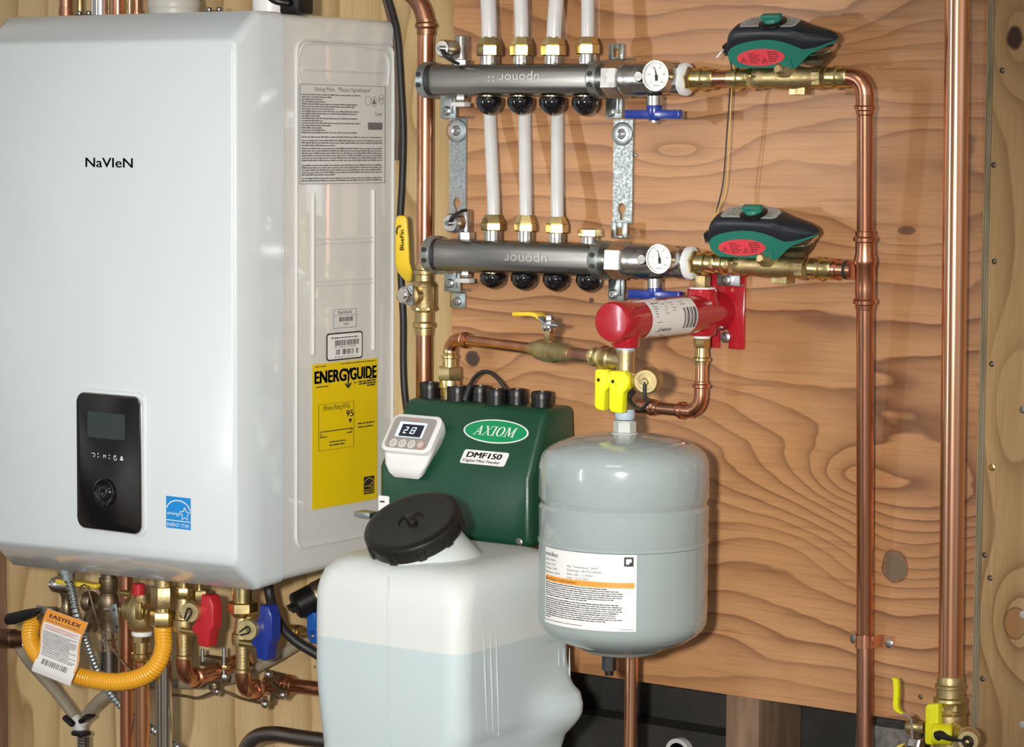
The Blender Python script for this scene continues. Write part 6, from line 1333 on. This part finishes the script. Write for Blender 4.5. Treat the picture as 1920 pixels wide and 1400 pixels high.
A, B = P(548, 1185, .05), P(568, 1187, .055); kk = 1/sc(A); mb = MB(); mb.lathe(A, B, [(0, 10*kk), (0, 15*kk), (.004, 16*kk), (.014, 15*kk), (.016, 11*kk)], 24); mb.cyl(B, P(586, 1188, .055), 9*kk, 16); mb.build('body', 'brass', sv)
mb = MB(); c = P(588, 1192, .075); mb.cyl(c+V((0, .020, 0)), c, 16*kk, 22, .002); a = P(588, 1170, .070); mb.box(V((a.x, a.y, a.z)), (.016, .010, .034)); hb_ = mb.build('handle', 'blue_light', sv, bevel=.002); MB().sphere(c+V((-.001, -.001, 0)), .0032, 12, 6).build('handle_screw', 'chrome', hb_)
gp = smooth([P(*q) for q in ((452, 1440, .10), (458, 1412, .10), (470, 1390, .10), (490, 1378, .10), (520, 1376, .10), (560, 1382, .10), (620, 1390, .10))], 8)
solo(MB().tube(gp, 15/sc(P(520, 1376, .10)), 20), 'steel_pipe', 'steel_dark', 'dark grey bent steel pipe at the picture bottom left of the white tank', 'pipe')
# ================================================================== tall pipe at the right and its drain valve
DP = .046
qt = lambda py: P(1795-(py)*(13/1260.), py, DP); kp_ = 1/sc(qt(700)); tp_root = thing('copper_pipe', qt(1270), 'tall bright copper pipe at the right, thickest pipe on the plywood', 'pipe')
MB().cyl(qt(1282), qt(-60), 23.2/sc(qt(700)), 32).build('pipe', 'copper_bright', tp_root)
dv = thing('drain_valve', qt(1380), 'large brass drain valve with yellow paddle below the tall right copper pipe', 'valve')
mb = MB(); A, B = qt(1440), qt(1266); L_ = (B-A).length; T = lambda py: L_*(1440-py)/174.; mb.cyl(qt(1900), A, 23*kp_, 24)
mb.lathe(A, B, [(0, 30*kp_), (T(1352), 31*kp_), (T(1338), 30*kp_), (T(1334), 33*kp_), (T(1330), 33*kp_), (T(1328), 28*kp_), (T(1318), 29*kp_), (T(1313), 32*kp_), (T(1308), 31*kp_), (T(1305), 26*kp_), (T(1290), 25.5*kp_), (T(1288), 29*kp_), (T(1283), 29*kp_), (T(1281), 25.5*kp_), (T(1268), 25*kp_), (L_, 23.5*kp_)], 32)
mb.hexa(qt(1330), qt(1316), 31*kp_, ph=.2); cd_ = P(1815, 1389, DP+.052); mb.cyl(V((qt(1389).x, -DP, cd_.z)), cd_+V((0, .01, 0)), 18*kp_, 22); bdy = mb.build('body', 'brass_cast', dv)
mb = MB(); r = 21*kp_; dr = V((.35, -.93, -.05)).normalized(); mb.lathe(cd_-dr*.018, cd_, [(0, r*.9), (.002, r*1.02), (.005, r*1.02), (.006, r*.95), (.0165, r*.95), (.018, r*.88)], 34); dcp = mb.build('drain_cap', 'brass_satin', dv)
MB().tube(smooth([P(1758, 1379, DP+.040), P(1764, 1377, DP+.042), P(1775, 1382, DP+.046), P(1790, 1386, DP+.054), P(1808, 1389, DP+.056)]), [.006-.0002*i for i in range(25)][:25], 10).build('lanyard', 'black_rubber', dcp)
MB().tube([cd_+dr*.003+V((.0055*math.cos(t), -.0005, .0055*math.sin(t))) for t in [2*math.pi*i/16 for i in range(17)]], .0018, 8, False).build('lanyard_ring', 'black_rubber', dcp); MB().sphere(cd_+dr*.003, .004, 12, 6).build('button', 'brass', dcp)
gd_ = DP+.030; g = lambda px, py: P(px, py, gd_)
prof = [(1738, 1320), (1759, 1319), (1759, 1396), (1736, 1396), (1733, 1390), (1734, 1326)]
mb = MB(); mb.loft([[g(*p)+V((0, .012, 0)) for p in prof], [g(*p) for p in prof]]); mb.build('paddle', 'yellow_acid', dv, bevel=.002, seg=3)
c = P(1764, 1376, gd_); MB().cyl(c+V((.012, .006, 0)), c+V((-.010, -.002, 0)), 20*kp_, 22, .002).build('paddle_hub', 'yellow_acid', dv)
lvv = thing('lever_valve', g(1714, 1390), 'thin steel lever with yellow-dipped grips, left of the yellow paddle at the lower right', 'handle')
mb = MB(); seg_ = [P(x, y, DP+.02) for x, y in ((1676, 1270), (1681, 1276), (1682, 1300), (1681, 1322), (1685, 1332), (1697, 1338))]
st = smooth(seg_, 5); mb.loft([[p+V((-.003, -.0035, 0)), p+V((.003, -.0035, 0)), p+V((.003, .0035, 0)), p+V((-.003, .0035, 0))] for p in st]); mb.build('grip', 'yellow_acid', lvv, bevel=.0016)
st = smooth([P(x, y, DP+.02) for x, y in ((1695, 1337), (1707, 1342), (1713, 1350), (1714, 1370), (1714, 1388), (1700, 1394), (1688, 1400), (1680, 1410))], 5); mb = MB(); mb.loft([[p+V((-.0014, -.006, -.0012)), p+V((.0014, -.006, .0012)), p+V((.0014, .006, .0012)), p+V((-.0014, .006, -.0012))] for p in st[:-4]]); mb.build('shank', 'chrome', lvv)
st = smooth([P(x, y, DP+.02) for x, y in ((1698, 1395), (1686, 1398), (1676, 1408), (1670, 1430))], 5); mb = MB(); mb.loft([[p+V((-.0026, -.007, -.0026)), p+V((.0026, -.007, .0026)), p+V((.0026, .007, .0026)), p+V((-.0026, .007, -.0026))] for p in st]); mb.build('lower_grip', 'yellow_dip', lvv, bevel=.0012)
c = P(1714, 1362, DP+.015); mb = MB(); mb.lathe(P(1702, 1362, DP+.01), P(1740, 1364, DP+.01), [(0, .008), (.004, .010), (.012, .010), (.013, .007), (.022, .007)], 18); mb.build('stem', 'brass_cast', lvv)
c = P(1716, 1396, DP+.02); MB().hexa(c+V((-.009, 0, 0)), c+V((.009, 0, 0)), .0085).build('nut', 'chrome', lvv)
